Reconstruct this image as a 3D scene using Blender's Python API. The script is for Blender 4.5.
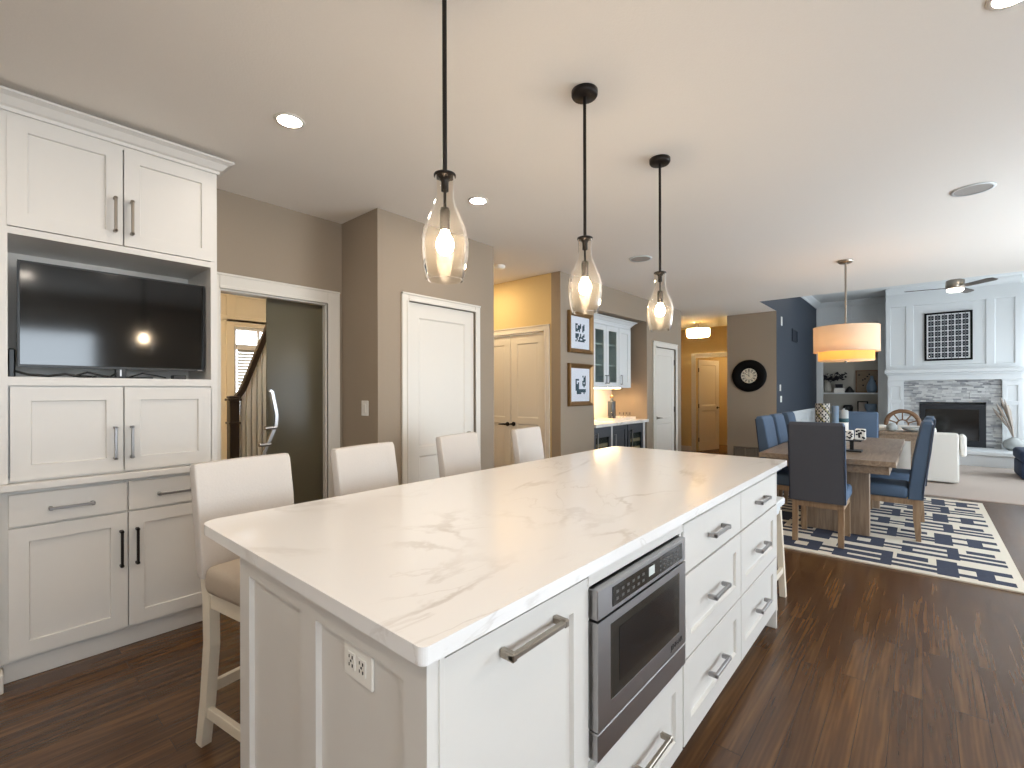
import bpy, bmesh, math, random
from mathutils import Matrix, Vector
random.seed(7)
PI = math.pi
S = bpy.context.scene
COL = S.collection
for o in list(bpy.data.objects): bpy.data.objects.remove(o)

# ------------------------------------------------------------------ camera
F_PX, YAW, ROLL, EYE = 470.3, 0.7171, -0.0025, 1.34
cam_d = bpy.data.cameras.new('camera'); cam = bpy.data.objects.new('camera', cam_d); COL.objects.link(cam)
cam_d.sensor_fit = 'HORIZONTAL'; cam_d.sensor_width = 36.0
cam_d.lens = 36.0 * F_PX / 1024.0
cam_d.shift_y = 7.18 / 1024.0
cam_d.clip_start = 0.02; cam_d.clip_end = 200
cam.location = (0, 0, EYE)
cam.matrix_world = Matrix.Translation((0, 0, EYE)) @ Matrix.Rotation(YAW, 4, 'Z') @ Matrix.Rotation(PI/2, 4, 'X') @ Matrix.Rotation(ROLL, 4, 'Z')
S.camera = cam

# ------------------------------------------------------------------ exposure, world, daylight
S.view_settings.view_transform = 'Standard'; S.view_settings.look = 'None'
S.view_settings.gamma = 1.0; S.view_settings.use_curve_mapping = False
S.view_settings.exposure = 1.42
S.cycles.max_bounces = 10; S.cycles.diffuse_bounces = 6; S.cycles.glossy_bounces = 4
S.cycles.transmission_bounces = 6; S.cycles.transparent_max_bounces = 16
S.cycles.caustics_reflective = False; S.cycles.caustics_refractive = False
S.cycles.sample_clamp_indirect = 4.0
S.cycles.use_denoising = True
SKY, SKY_COL = 4.6, (0.79, 0.90, 1.0)
w = bpy.data.worlds.new('sky'); S.world = w; w.use_nodes = True
bg = w.node_tree.nodes['Background']; bg.inputs[0].default_value = (*SKY_COL, 1); bg.inputs[1].default_value = SKY
def portal(x, y, z, sx, sz, rot):
    d = bpy.data.lights.new('window_portal', 'AREA'); d.shape = 'RECTANGLE'; d.size = sx; d.size_y = sz
    d.cycles.is_portal = True
    o = bpy.data.objects.new('window_portal', d); COL.objects.link(o); o.location = (x, y, z); o.rotation_euler = rot
    o['kind'] = 'helper'
LAMP_WARM, LAMP_AMBER = (1.0, 0.80, 0.58), (1.0, 0.60, 0.22)
CAN_E, BULB_E, DRUM_E, HALL_E, BAR_E, FOYER_E = 62.0, 62.0, 10.5, 1500.0, 17.0, 170.0

ZC = 2.72       # kitchen ceiling
ZL = 3.40       # living room ceiling
YL = 8.02       # line where the living room begins
XR = 2.7        # right outer wall
YB = -2.4       # wall behind the camera

# ------------------------------------------------------------------ materials
def lin(h):
    h = h.lstrip('#'); c = [int(h[i:i+2], 16)/255 for i in (0, 2, 4)]
    return tuple((x/12.92 if x <= .04045 else ((x+.055)/1.055)**2.4) for x in c)
def nodes_of(name):
    m = bpy.data.materials.new(name); m.use_nodes = True
    nt = m.node_tree; return m, nt, nt.nodes['Principled BSDF']
def N(nt, t, **kw):
    n = nt.nodes.new(t)
    for k, v in kw.items():
        if hasattr(n, k): setattr(n, k, v)
    return n
def L(nt, a, b): nt.links.new(a, b)
def mat(name, col, rough=.5, metal=0, spec=.5, noise=0, nscale=40, bump=0, coat=0, stretch=None):
    m, nt, p = nodes_of(name)
    c = lin(col) if isinstance(col, str) else col
    p.inputs['Base Color'].default_value = (*c, 1)
    p.inputs['Roughness'].default_value = rough; p.inputs['Metallic'].default_value = metal
    p.inputs['Specular IOR Level'].default_value = spec
    p.inputs['Coat Weight'].default_value = coat
    if noise or bump:
        tc = N(nt, 'ShaderNodeTexCoord'); mp = N(nt, 'ShaderNodeMapping')
        if stretch: mp.inputs['Scale'].default_value = stretch
        nz = N(nt, 'ShaderNodeTexNoise'); nz.inputs['Scale'].default_value = nscale; nz.inputs['Detail'].default_value = 4
        L(nt, tc.outputs['Object'], mp.inputs[0]); L(nt, mp.outputs[0], nz.inputs['Vector'])
        if noise:
            mx = N(nt, 'ShaderNodeMix', data_type='RGBA')
            mx.inputs[6].default_value = (*[x*(1-noise) for x in c], 1); mx.inputs[7].default_value = (*[min(1, x*(1+noise)) for x in c], 1)
            L(nt, nz.outputs['Fac'], mx.inputs[0]); L(nt, mx.outputs[2], p.inputs['Base Color'])
        if bump:
            b = N(nt, 'ShaderNodeBump'); b.inputs['Strength'].default_value = bump; b.inputs['Distance'].default_value = .004
            L(nt, nz.outputs['Fac'], b.inputs['Height']); L(nt, b.outputs[0], p.inputs['Normal'])
    return m
def emit(name, col, strength):
    m = bpy.data.materials.new(name); m.use_nodes = True; nt = m.node_tree; nt.nodes.clear()
    e = N(nt, 'ShaderNodeEmission'); e.inputs[0].default_value = (*col, 1); e.inputs[1].default_value = strength
    o = N(nt, 'ShaderNodeOutputMaterial'); L(nt, e.outputs[0], o.inputs[0]); return m
def thin_glass(name, tint=(.97, .96, .94), gloss=1.0, rough=.02, facing=.25, haze=0):
    m = bpy.data.materials.new(name); m.use_nodes = True; nt = m.node_tree; nt.nodes.clear()
    t = N(nt, 'ShaderNodeBsdfTransparent'); t.inputs[0].default_value = (*tint, 1)
    g = N(nt, 'ShaderNodeBsdfGlossy'); g.inputs['Roughness'].default_value = rough; g.inputs[0].default_value = (gloss, gloss, gloss, 1)
    lw = N(nt, 'ShaderNodeLayerWeight'); lw.inputs[0].default_value = facing
    mx = N(nt, 'ShaderNodeMixShader'); L(nt, lw.outputs['Fresnel'], mx.inputs[0]); L(nt, t.outputs[0], mx.inputs[1]); L(nt, g.outputs[0], mx.inputs[2])
    o = N(nt, 'ShaderNodeOutputMaterial')
    if haze:
        tl = N(nt, 'ShaderNodeBsdfTranslucent'); tl.inputs[0].default_value = (1, .95, .88, 1)
        mh = N(nt, 'ShaderNodeMixShader'); mh.inputs[0].default_value = haze; L(nt, mx.outputs[0], mh.inputs[1]); L(nt, tl.outputs[0], mh.inputs[2]); L(nt, mh.outputs[0], o.inputs[0])
    else: L(nt, mx.outputs[0], o.inputs[0])
    return m
def shade_mat(name, col, trans=.5):
    m, nt, p = nodes_of(name); c = lin(col)
    p.inputs['Base Color'].default_value = (*c, 1); p.inputs['Roughness'].default_value = .8
    tr = N(nt, 'ShaderNodeBsdfTranslucent'); tr.inputs[0].default_value = (*c, 1)
    tc = N(nt, 'ShaderNodeTexCoord'); mp = N(nt, 'ShaderNodeMapping'); mp.inputs['Scale'].default_value = (1, 1, 12)
    nz = N(nt, 'ShaderNodeTexNoise'); nz.inputs['Scale'].default_value = 30
    L(nt, tc.outputs['Object'], mp.inputs[0]); L(nt, mp.outputs[0], nz.inputs['Vector'])
    b = N(nt, 'ShaderNodeBump'); b.inputs['Strength'].default_value = .1; L(nt, nz.outputs['Fac'], b.inputs['Height']); L(nt, b.outputs[0], p.inputs['Normal'])
    mx = N(nt, 'ShaderNodeMixShader'); mx.inputs[0].default_value = trans
    L(nt, p.outputs[0], mx.inputs[1]); L(nt, tr.outputs[0], mx.inputs[2])
    L(nt, mx.outputs[0], nt.nodes['Material Output'].inputs[0]); return m

def wood_floor():
    m, nt, p = nodes_of('walnut_stained_oak_planks')
    tc = N(nt, 'ShaderNodeTexCoord')
    mp = N(nt, 'ShaderNodeMapping'); mp.inputs['Rotation'].default_value = (0, 0, PI/2)
    L(nt, tc.outputs['Object'], mp.inputs[0])
    br = N(nt, 'ShaderNodeTexBrick'); br.offset = .37; br.offset_frequency = 2
    br.inputs['Scale'].default_value = 1; br.inputs['Brick Width'].default_value = 1.35; br.inputs['Row Height'].default_value = .1
    br.inputs['Mortar Size'].default_value = .0012; br.inputs['Mortar Smooth'].default_value = .1; br.inputs['Bias'].default_value = 0
    br.inputs['Color1'].default_value = (.0, .0, .0, 1); br.inputs['Color2'].default_value = (1, 1, 1, 1); br.inputs['Mortar'].default_value = (.5, .5, .5, 1)
    L(nt, mp.outputs[0], br.inputs['Vector'])
    # grain: stretched noise, displaced per plank
    mul = N(nt, 'ShaderNodeVectorMath', operation='MULTIPLY_ADD'); L(nt, br.outputs['Color'], mul.inputs[0]); mul.inputs[1].default_value = (7, 3, 5); 
    L(nt, mp.outputs[0], mul.inputs[2])
    mp2 = N(nt, 'ShaderNodeMapping'); mp2.inputs['Scale'].default_value = (1.0, 16, 1); L(nt, mul.outputs[0], mp2.inputs[0])
    n1 = N(nt, 'ShaderNodeTexNoise'); n1.inputs['Scale'].default_value = 1.6; n1.inputs['Detail'].default_value = 4; n1.inputs['Distortion'].default_value = .6
    L(nt, mp2.outputs[0], n1.inputs['Vector'])
    mp3 = N(nt, 'ShaderNodeMapping'); mp3.inputs['Scale'].default_value = (.7, 8, 1); L(nt, mul.outputs[0], mp3.inputs[0])
    wv = N(nt, 'ShaderNodeTexWave', wave_type='RINGS', rings_direction='Z'); wv.inputs['Scale'].default_value = 2.2; wv.inputs['Distortion'].default_value = 5
    wv.inputs['Detail'].default_value = 3; wv.inputs['Detail Scale'].default_value = 1.4
    L(nt, mp3.outputs[0], wv.inputs['Vector'])
    a1 = N(nt, 'ShaderNodeMath', operation='MULTIPLY_ADD'); L(nt, wv.outputs['Fac'], a1.inputs[0]); a1.inputs[1].default_value = .10; L(nt, n1.outputs['Fac'], a1.inputs[2])
    a2 = N(nt, 'ShaderNodeMath', operation='MULTIPLY_ADD'); L(nt, br.outputs['Color'], a2.inputs[0]); a2.inputs[1].default_value = .16; L(nt, a1.outputs[0], a2.inputs[2])
    cr = N(nt, 'ShaderNodeValToRGB'); e = cr.color_ramp.elements
    e[0].position = .36; e[0].color = (*lin('#402917'), 1); e[1].position = .95; e[1].color = (*lin('#70502f'), 1)
    x = e.new(.64); x.color = (*lin('#523720'), 1)
    L(nt, a2.outputs[0], cr.inputs[0])
    dk = N(nt, 'ShaderNodeMix', data_type='RGBA', blend_type='MULTIPLY'); dk.inputs[7].default_value = (.35, .3, .28, 1)
    L(nt, br.outputs['Fac'], dk.inputs[0]); L(nt, cr.outputs[0], dk.inputs[6]); L(nt, dk.outputs[2], p.inputs['Base Color'])
    rr = N(nt, 'ShaderNodeMapRange'); rr.inputs[3].default_value = .21; rr.inputs[4].default_value = .29; L(nt, n1.outputs['Fac'], rr.inputs[0]); L(nt, rr.outputs[0], p.inputs['Roughness'])
    b = N(nt, 'ShaderNodeBump'); b.inputs['Strength'].default_value = .25; b.inputs['Distance'].default_value = .0006; b.invert = True; L(nt, br.outputs['Fac'], b.inputs['Height']); L(nt, b.outputs[0], p.inputs['Normal'])
    return m
def quartz():
    m, nt, p = nodes_of('white_veined_quartz')
    tc = N(nt, 'ShaderNodeTexCoord')
    def vein(scale, width, off, dist, rot):
        mp = N(nt, 'ShaderNodeMapping'); mp.inputs['Location'].default_value = off; mp.inputs['Rotation'].default_value = (0, 0, rot); mp.inputs['Scale'].default_value = (1, .45, 1)
        L(nt, tc.outputs['Object'], mp.inputs[0])
        n = N(nt, 'ShaderNodeTexNoise'); n.inputs['Scale'].default_value = scale; n.inputs['Detail'].default_value = 7; n.inputs['Roughness'].default_value = .55; n.inputs['Distortion'].default_value = dist
        L(nt, mp.outputs[0], n.inputs['Vector'])
        s = N(nt, 'ShaderNodeMath', operation='SUBTRACT'); L(nt, n.outputs['Fac'], s.inputs[0]); s.inputs[1].default_value = .5
        ab = N(nt, 'ShaderNodeMath', operation='ABSOLUTE'); L(nt, s.outputs[0], ab.inputs[0])
        r = N(nt, 'ShaderNodeMapRange'); r.inputs[1].default_value = 0; r.inputs[2].default_value = width; r.inputs[3].default_value = 1; r.inputs[4].default_value = 0; r.interpolation_type = 'SMOOTHSTEP'
        L(nt, ab.outputs[0], r.inputs[0]); return r.outputs[0]
    v1 = vein(1.15, .022, (3.1, 1.7, 0), .9, .55); v2 = vein(2.4, .010, (8.3, 4.2, 0), 1.2, -.4)
    n2 = N(nt, 'ShaderNodeTexNoise'); n2.inputs['Scale'].default_value = 2.2; L(nt, tc.outputs['Object'], n2.inputs['Vector'])
    r2 = N(nt, 'ShaderNodeMapRange'); r2.inputs[1].default_value = .42; r2.inputs[2].default_value = .66; L(nt, n2.outputs['Fac'], r2.inputs[0])
    mm = N(nt, 'ShaderNodeMath', operation='MULTIPLY'); L(nt, v2, mm.inputs[0]); mm.inputs[1].default_value = .55
    mx = N(nt, 'ShaderNodeMath', operation='MAXIMUM'); L(nt, v1, mx.inputs[0]); L(nt, mm.outputs[0], mx.inputs[1])
    m3 = N(nt, 'ShaderNodeMath', operation='MULTIPLY'); L(nt, mx.outputs[0], m3.inputs[0]); L(nt, r2.outputs[0], m3.inputs[1])
    m4 = N(nt, 'ShaderNodeMath', operation='MULTIPLY'); L(nt, m3.outputs[0], m4.inputs[0]); m4.inputs[1].default_value = .56
    c = N(nt, 'ShaderNodeMix', data_type='RGBA'); c.inputs[6].default_value = (*lin('#eceae8'), 1); c.inputs[7].default_value = (*lin('#b7aea5'), 1)
    L(nt, m4.outputs[0], c.inputs[0]); L(nt, c.outputs[2], p.inputs['Base Color'])
    p.inputs['Roughness'].default_value = .16
    return m
def grain_wood(name, c1, c2, axis=0, rough=.5):
    m, nt, p = nodes_of(name)
    tc = N(nt, 'ShaderNodeTexCoord'); mp = N(nt, 'ShaderNodeMapping')
    sc = [14, 14, 14]; sc[axis] = 1.2; mp.inputs['Scale'].default_value = sc
    L(nt, tc.outputs['Object'], mp.inputs[0])
    n = N(nt, 'ShaderNodeTexNoise'); n.inputs['Scale'].default_value = 2.5; n.inputs['Detail'].default_value = 6; n.inputs['Distortion'].default_value = .8
    L(nt, mp.outputs[0], n.inputs['Vector'])
    cr = N(nt, 'ShaderNodeValToRGB'); cr.color_ramp.elements[0].position = .3; cr.color_ramp.elements[0].color = (*lin(c1), 1)
    cr.color_ramp.elements[1].position = .75; cr.color_ramp.elements[1].color = (*lin(c2), 1)
    L(nt, n.outputs['Fac'], cr.inputs[0]); L(nt, cr.outputs[0], p.inputs['Base Color']); p.inputs['Roughness'].default_value = rough
    return m
def frosted():
    m, nt, p = nodes_of('frosted_tinted_glass')
    p.inputs['Base Color'].default_value = (*lin('#8fa095'), 1); p.inputs['Roughness'].default_value = .22
    p.inputs['Transmission Weight'].default_value = 0.0; p.inputs['IOR'].default_value = 1.5
    p.inputs['Base Color'].default_value = (*lin('#54493f'), 1)
    tr = N(nt, 'ShaderNodeBsdfTranslucent'); tr.inputs[0].default_value = (*lin('#aeb0a6'), 1)
    tp = N(nt, 'ShaderNodeBsdfRefraction'); tp.inputs[0].default_value = (*lin('#a8a9a0'), 1); tp.inputs['Roughness'].default_value = .35; tp.inputs['IOR'].default_value = 1.02
    m1 = N(nt, 'ShaderNodeMixShader'); m1.inputs[0].default_value = .35; L(nt, tr.outputs[0], m1.inputs[1]); L(nt, tp.outputs[0], m1.inputs[2])
    mx = N(nt, 'ShaderNodeMixShader'); mx.inputs[0].default_value = .66; L(nt, p.outputs[0], mx.inputs[1]); L(nt, m1.outputs[0], mx.inputs[2])
    L(nt, mx.outputs[0], nt.nodes['Material Output'].inputs[0]); return m

M = {}
M['wall'] = mat('taupe_wall_paint', '#998a78', .75, noise=.02, nscale=60, bump=.05)
M['hall'] = mat('beige_hall_paint', '#d3bb8a', .75, noise=.02, nscale=60, bump=.05)
M['foyer'] = mat('cream_foyer_paint', '#e2d3b4', .6, noise=.02, nscale=50)
M['ceil'] = mat('orange_peel_ceiling_paint', '#ebe5dd', .9, noise=.015, nscale=120, bump=.18)
M['ceil_l'] = mat('living_ceiling_paint', '#dcdedd', .9, noise=.015, nscale=120, bump=.1)
M['navy'] = mat('navy_wall_paint', '#27303c', .55, noise=.03, nscale=30)
M['cab'] = mat('painted_white_cabinet', '#d8d4ce', .38, noise=.01, nscale=30)
M['trim'] = mat('white_trim_paint', '#dcd6cc', .4, noise=.01, nscale=30)
M['lwhite'] = mat('white_panel_paint', '#d6d9da', .45, noise=.01, nscale=30)
M['floor'] = wood_floor(); M['quartz'] = quartz()
M['carpet'] = mat('beige_carpet_pile', '#b3a69c', .95, noise=.15, nscale=300, bump=.6)
M['nickel'] = mat('brushed_nickel', '#a39a8e', .32, 1, noise=.06, nscale=60, stretch=(1, 1, 30))
M['steel'] = mat('brushed_stainless', '#a8a6a6', .28, 1, noise=.05, nscale=30, stretch=(1, 1, 60))
M['darkbronze'] = mat('dark_bronze_metal', '#2c2724', .4, .7, noise=.05)
M['black'] = mat('black_plastic', '#141414', .35, noise=.05)
M['screen'] = mat('black_glass_screen', '#050506', .08, spec=.6, noise=.02)
M['ovenglass'] = mat('dark_oven_glass', '#26241f', .1, noise=.05)
M['ovenin'] = mat('black_oven_window', '#0b0a0a', .12, noise=.05)
M['leather'] = mat('pale_grey_leather', '#cdc6bf', .5, noise=.03, nscale=120, bump=.15)
M['seatleather'] = mat('taupe_leather_seat', '#b3a594', .5, noise=.04, nscale=120, bump=.15)
M['stoolwood'] = mat('cream_painted_wood', '#ddd2bf', .42, noise=.03, nscale=25)
M['bulb'] = emit('glowing_bulb', LAMP_WARM, BULB_E)
M['can'] = emit('glowing_downlight_lens', (1, .88, .75), CAN_E)
M['glass'] = thin_glass('clear_pendant_glass', (.97, .945, .90), 1.0, .02, .12, .012)
M['cabglass'] = thin_glass('seeded_cabinet_glass', (.86, .91, .89), .8, .08, .06, .14)
M['pane'] = thin_glass('window_pane_glass', (.96, .97, .99), .8, .01, .06)
M['frost'] = frosted()
M['blackpaint'] = mat('black_satin_paint', '#0b0908', .55, spec=.12, noise=.05)
M['bluefab'] = mat('slate_blue_upholstery', '#4a5d74', .8, noise=.12, nscale=350, bump=.4)
M['greyfab'] = mat('charcoal_blue_upholstery', '#4b4d55', .85, noise=.12, nscale=350, bump=.4)
M['chairwood'] = grain_wood('weathered_oak', '#7d634a', '#a58a6d', 2)
M['tablewood'] = grain_wood('grey_brown_table_oak', '#776452', '#9b8874', 1, .38); M['tablewood_up'] = grain_wood('grey_brown_table_oak_upright', '#7b6653', '#a08b76', 2, .42)
M['bluepiping'] = mat('dark_blue_piping', '#1c2436', .7, noise=.05)
M['rugcream'] = mat('cream_rug_wool', '#cfc6b6', .95, noise=.12, nscale=200, bump=.5)
M['rugnavy'] = mat('navy_rug_wool', '#2b3144', .95, noise=.35, nscale=60, bump=.5)
M['linen'] = shade_mat('linen_drum_shade', '#ecd6bd', .35)
M['amber'] = shade_mat('amber_inner_shade', '#f8d08a', .65)
M['hallshade'] = shade_mat('cream_glass_shade', '#f7e3b8', .8)
M['goldframe'] = mat('antique_gold_frame', '#8a6a44', .35, .6, noise=.15, nscale=20)
M['matboard'] = mat('white_mat_board', '#e9e9ea', .8, noise=.01)
M['inkblue'] = mat('dark_teal_print', '#32464c', .8, noise=.3, nscale=30)
M['ink'] = mat('near_black_print', '#20252b', .8, noise=.2, nscale=30)
M['cream'] = mat('cream_dial', '#d8cdb6', .6, noise=.04)
M['plate'] = mat('white_plastic_plate', '#ece9e2', .35, noise=.01)
M['slot'] = mat('dark_slot', '#3a3733', .6, noise=.02)
M['barcab'] = mat('dark_slate_cabinet', '#40444b', .35, noise=.06)
M['backsplash'] = mat('glossy_white_tile', '#efe4d4', .2, noise=.02)
M['ceramicblue'] = mat('slate_blue_ceramic', '#6f8397', .35, noise=.15, nscale=12)
M['ceramicgrey'] = mat('grey_stoneware', '#a2a5a3', .55, noise=.06, nscale=20)
M['stones'] = [mat('ledger_stone_light', '#b6b6b6', .8, noise=.25, nscale=18, bump=.5), mat('ledger_stone_mid', '#a1a2a3', .8, noise=.3, nscale=18, bump=.5),
               mat('ledger_stone_dark', '#8b8c8f', .8, noise=.3, nscale=18, bump=.5), mat('ledger_stone_pale', '#c6c6c4', .8, noise=.2, nscale=18, bump=.5)]
M['firebox'] = mat('black_firebox_metal', '#10141b', .4, .2, noise=.05)
M['sofa'] = mat('ivory_sofa_linen', '#d9d6cf', .9, noise=.06, nscale=250, bump=.3)
M['navyfab'] = mat('navy_ottoman_velvet', '#22304a', .75, noise=.1, nscale=200, bump=.3)
M['bookback'] = mat('greige_shelf_back', '#b3aea4', .6, noise=.03)
M['brownwood'] = grain_wood('brown_bentwood', '#6a4a32', '#8d6b4d', 0)
M['pampas'] = mat('dried_pampas_plume', '#a59a90', .95, noise=.2, nscale=120)
M['paper'] = mat('patterned_paper_white', '#eceae4', .8, noise=.02)
M['trellis'] = mat('yellow_grey_trellis', '#8a8250', .6, noise=.1)
M['fanblade'] = grain_wood('grey_walnut_fan_blade', '#4b443f', '#6b625a', 0)
M['fanlight'] = emit('fan_light_lens', (1, .93, .82), 3.0)
M['blind'] = mat('white_blind_slat', '#b9b5ac', .5, noise=.01)
M['darkwood'] = mat('dark_espresso_handrail', '#2a2019', .35, noise=.1, nscale=20, stretch=(1, 1, 8))
M['teal'] = mat('dark_teal_cloth', '#2f5157', .8, noise=.1)
M['blackfloral'] = mat('black_dried_leaf', '#1c1a22', .8, noise=.2)
M['sign'] = mat('rustic_plank_art', '#8b7a66', .8, noise=.35, nscale=8, stretch=(1, 1, 6))
M['bottleglass'] = mat('dark_bottle_glass', '#3b4148', .12, noise=.1)
M['shelfwood'] = mat('pale_wine_shelf_wood', '#b59c80', .5, noise=.1)
M['mintlabel'] = mat('lit_display', '#cfd6d2', .4, noise=.02)
M['keypad'] = mat('grey_key_print', '#514f4c', .5, noise=.02)

# ------------------------------------------------------------------ mesh builder
def FX(x, y, z=0): return Matrix.Translation((x, y, z)) @ Matrix.Rotation(PI/2, 4, 'Z')     # front faces +X, local x runs +Y, depth runs -X
def FN(x, y, z=0): return Matrix.Translation((x, y, z))                                       # front faces -Y, local x runs +X, depth runs +Y
class MB:
    def __init__(s, mtx=None): s.v = []; s.f = []; s.mi = []; s.sm = []; s.M = mtx or Matrix(); s.m = 0
    def add(s, vs, fs, smooth=False):
        n = len(s.v)
        s.v += [s.M @ Vector(v) for v in vs]
        for f in fs: s.f.append([n+i for i in f]); s.mi.append(s.m); s.sm.append(smooth)
    def box(s, x0, x1, y0, y1, z0, z1, b=0, seg=1):
        if x1 < x0: x0, x1 = x1, x0
        if y1 < y0: y0, y1 = y1, y0
        if z1 < z0: z0, z1 = z1, z0
        if b <= 0:
            s.add([(x0,y0,z0),(x1,y0,z0),(x1,y1,z0),(x0,y1,z0),(x0,y0,z1),(x1,y0,z1),(x1,y1,z1),(x0,y1,z1)],
                  [(0,3,2,1),(4,5,6,7),(0,1,5,4),(1,2,6,5),(2,3,7,6),(3,0,4,7)]); return s
        bm = bmesh.new(); bmesh.ops.create_cube(bm, size=1)
        for v in bm.verts: v.co = Vector(((x0+x1)/2+v.co.x*(x1-x0), (y0+y1)/2+v.co.y*(y1-y0), (z0+z1)/2+v.co.z*(z1-z0)))
        b = min(b, .49*min(x1-x0, y1-y0, z1-z0))
        bmesh.ops.bevel(bm, geom=bm.edges[:], offset=b, segments=seg, affect='EDGES', profile=.5)
        s.frombm(bm, seg > 1); return s
    def frombm(s, bm, smooth=False):
        bm.verts.index_update()
        s.add([v.co.copy() for v in bm.verts], [[v.index for v in f.verts] for f in bm.faces], smooth); bm.free()
    def hexa(s, a, b):   # two quads (lists of four points), lofted
        s.add(list(a)+list(b), [(3,2,1,0),(4,5,6,7),(0,1,5,4),(1,2,6,5),(2,3,7,6),(3,0,4,7)]); return s
    def loft(s, rings, cap=True, smooth=True, closed=True):
        n = len(rings[0]); vs = [p for r in rings for p in r]; fs = []
        for i in range(len(rings)-1):
            for j in range(n if closed else n-1):
                k = (j+1) % n; fs.append((i*n+j, i*n+k, (i+1)*n+k, (i+1)*n+j))
        s.add(vs, fs, smooth)
        if cap and closed:
            s.add(rings[0], [tuple(range(n-1, -1, -1))]); s.add(rings[-1], [tuple(range(n))])
        return s
    def lathe(s, prof, c=(0,0), n=28, smooth=True, cap=False):
        rings = [[(c[0]+r*math.cos(2*PI*j/n), c[1]+r*math.sin(2*PI*j/n), z) for j in range(n)] for r, z in prof]
        return s.loft(rings, cap, smooth)
    def cyl(s, p, q, r, r2=None, n=14, smooth=True):
        p, q = Vector(p), Vector(q); d = (q-p).normalized(); r2 = r if r2 is None else r2
        u = d.orthogonal().normalized(); v = d.cross(u)
        ring = lambda c, rr: [c+(u*math.cos(2*PI*j/n)+v*math.sin(2*PI*j/n))*rr for j in range(n)]
        return s.loft([ring(p, r), ring(q, r2)], True, smooth)
    def tube(s, pts, r, n=8):
        pts = [Vector(p) for p in pts]; rings = []; u = None
        for i, p in enumerate(pts):
            d = (pts[min(i+1, len(pts)-1)]-pts[max(i-1, 0)]).normalized()
            u = d.orthogonal().normalized() if u is None else (u-d*u.dot(d)).normalized()
            v = d.cross(u); rr = r[i] if isinstance(r, (list, tuple)) else r
            rings.append([p+(u*math.cos(2*PI*j/n)+v*math.sin(2*PI*j/n))*rr for j in range(n)])
        return s.loft(rings, True, True)
    def bar(s, pts, w, h, side=(0,1,0)):      # rectangular section swept along points; side = width direction
        pts = [Vector(p) for p in pts]; sd = Vector(side).normalized(); rings = []
        for i, p in enumerate(pts):
            d = (pts[min(i+1, len(pts)-1)]-pts[max(i-1, 0)]).normalized(); nrm = d.cross(sd).normalized()
            ww = w[i] if isinstance(w, (list, tuple)) else w; hh = h[i] if isinstance(h, (list, tuple)) else h
            rings.append([p+sd*ww/2+nrm*hh/2, p-sd*ww/2+nrm*hh/2, p-sd*ww/2-nrm*hh/2, p+sd*ww/2-nrm*hh/2])
        return s.loft(rings, True, False)
    def sphere(s, c, r, n=16, m=10, sc=(1,1,1)):
        rings = []
        for i in range(m+1):
            a = PI*i/m; rr = max(math.sin(a), 1e-4)*r
            rings.append([(c[0]+rr*math.cos(2*PI*j/n)*sc[0], c[1]+rr*math.sin(2*PI*j/n)*sc[1], c[2]-math.cos(a)*r*sc[2]) for j in range(n)])
        return s.loft(rings, False, True)
    def prism(s, poly, z0, z1, b=0):
        n = len(poly); return s.loft([[(x, y, z0) for x, y in poly], [(x, y, z1) for x, y in poly]], True, False)
    def extr(s, poly, x0, x1):   # polygon in (y,z) extruded along x
        return s.loft([[(x0, y, z) for y, z in poly], [(x1, y, z) for y, z in poly]], True, False)
    def panelled(s, w, h, t, panels, rec=.009, slope=.006, x0=0, z0=0):   # slab, front at y=0, depth t, recessed panels (x0,z0,x1,z1)
        xs = sorted({0, w, *[p[0] for p in panels], *[p[2] for p in panels]}); zs = sorted({0, h, *[p[1] for p in panels], *[p[3] for p in panels]})
        ins = lambda x, z: any(p[0] < x < p[2] and p[1] < z < p[3] for p in panels)
        q = lambda x, z, y=0: (x+x0, y, z+z0)
        for i in range(len(xs)-1):
            for j in range(len(zs)-1):
                a, b, c, d = xs[i], xs[i+1], zs[j], zs[j+1]
                if not ins((a+b)/2, (c+d)/2): s.add([q(a,c), q(b,c), q(b,d), q(a,d)], [(0,1,2,3)])
        for p in panels:
            o = [q(p[0],p[1]), q(p[2],p[1]), q(p[2],p[3]), q(p[0],p[3])]
            i_ = [q(p[0]+slope,p[1]+slope,rec), q(p[2]-slope,p[1]+slope,rec), q(p[2]-slope,p[3]-slope,rec), q(p[0]+slope,p[3]-slope,rec)]
            s.add(o+i_, [(0,1,5,4),(1,2,6,5),(2,3,7,6),(3,0,4,7),(4,5,6,7)])
        o = [q(0,0), q(w,0), q(w,h), q(0,h)]; k = [q(0,0,t), q(w,0,t), q(w,h,t), q(0,h,t)]
        s.add(o+k, [(4,5,1,0),(5,6,2,1),(6,7,3,2),(7,4,0,3),(7,6,5,4)]); return s
    def holed(s, w, h, t, holes, x0=0, z0=0):   # wall slab with openings right through
        xs = sorted({0, w, *[p[0] for p in holes], *[p[2] for p in holes]}); zs = sorted({0, h, *[p[1] for p in holes], *[p[3] for p in holes]})
        ins = lambda x, z: any(p[0] < x < p[2] and p[1] < z < p[3] for p in holes)
        q = lambda x, z, y=0: (x+x0, y, z+z0)
        for i in range(len(xs)-1):
            for j in range(len(zs)-1):
                a, b, c, d = xs[i], xs[i+1], zs[j], zs[j+1]
                if not ins((a+b)/2, (c+d)/2):
                    s.add([q(a,c), q(b,c), q(b,d), q(a,d)], [(0,1,2,3)]); s.add([q(a,c,t), q(b,c,t), q(b,d,t), q(a,d,t)], [(3,2,1,0)])
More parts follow.
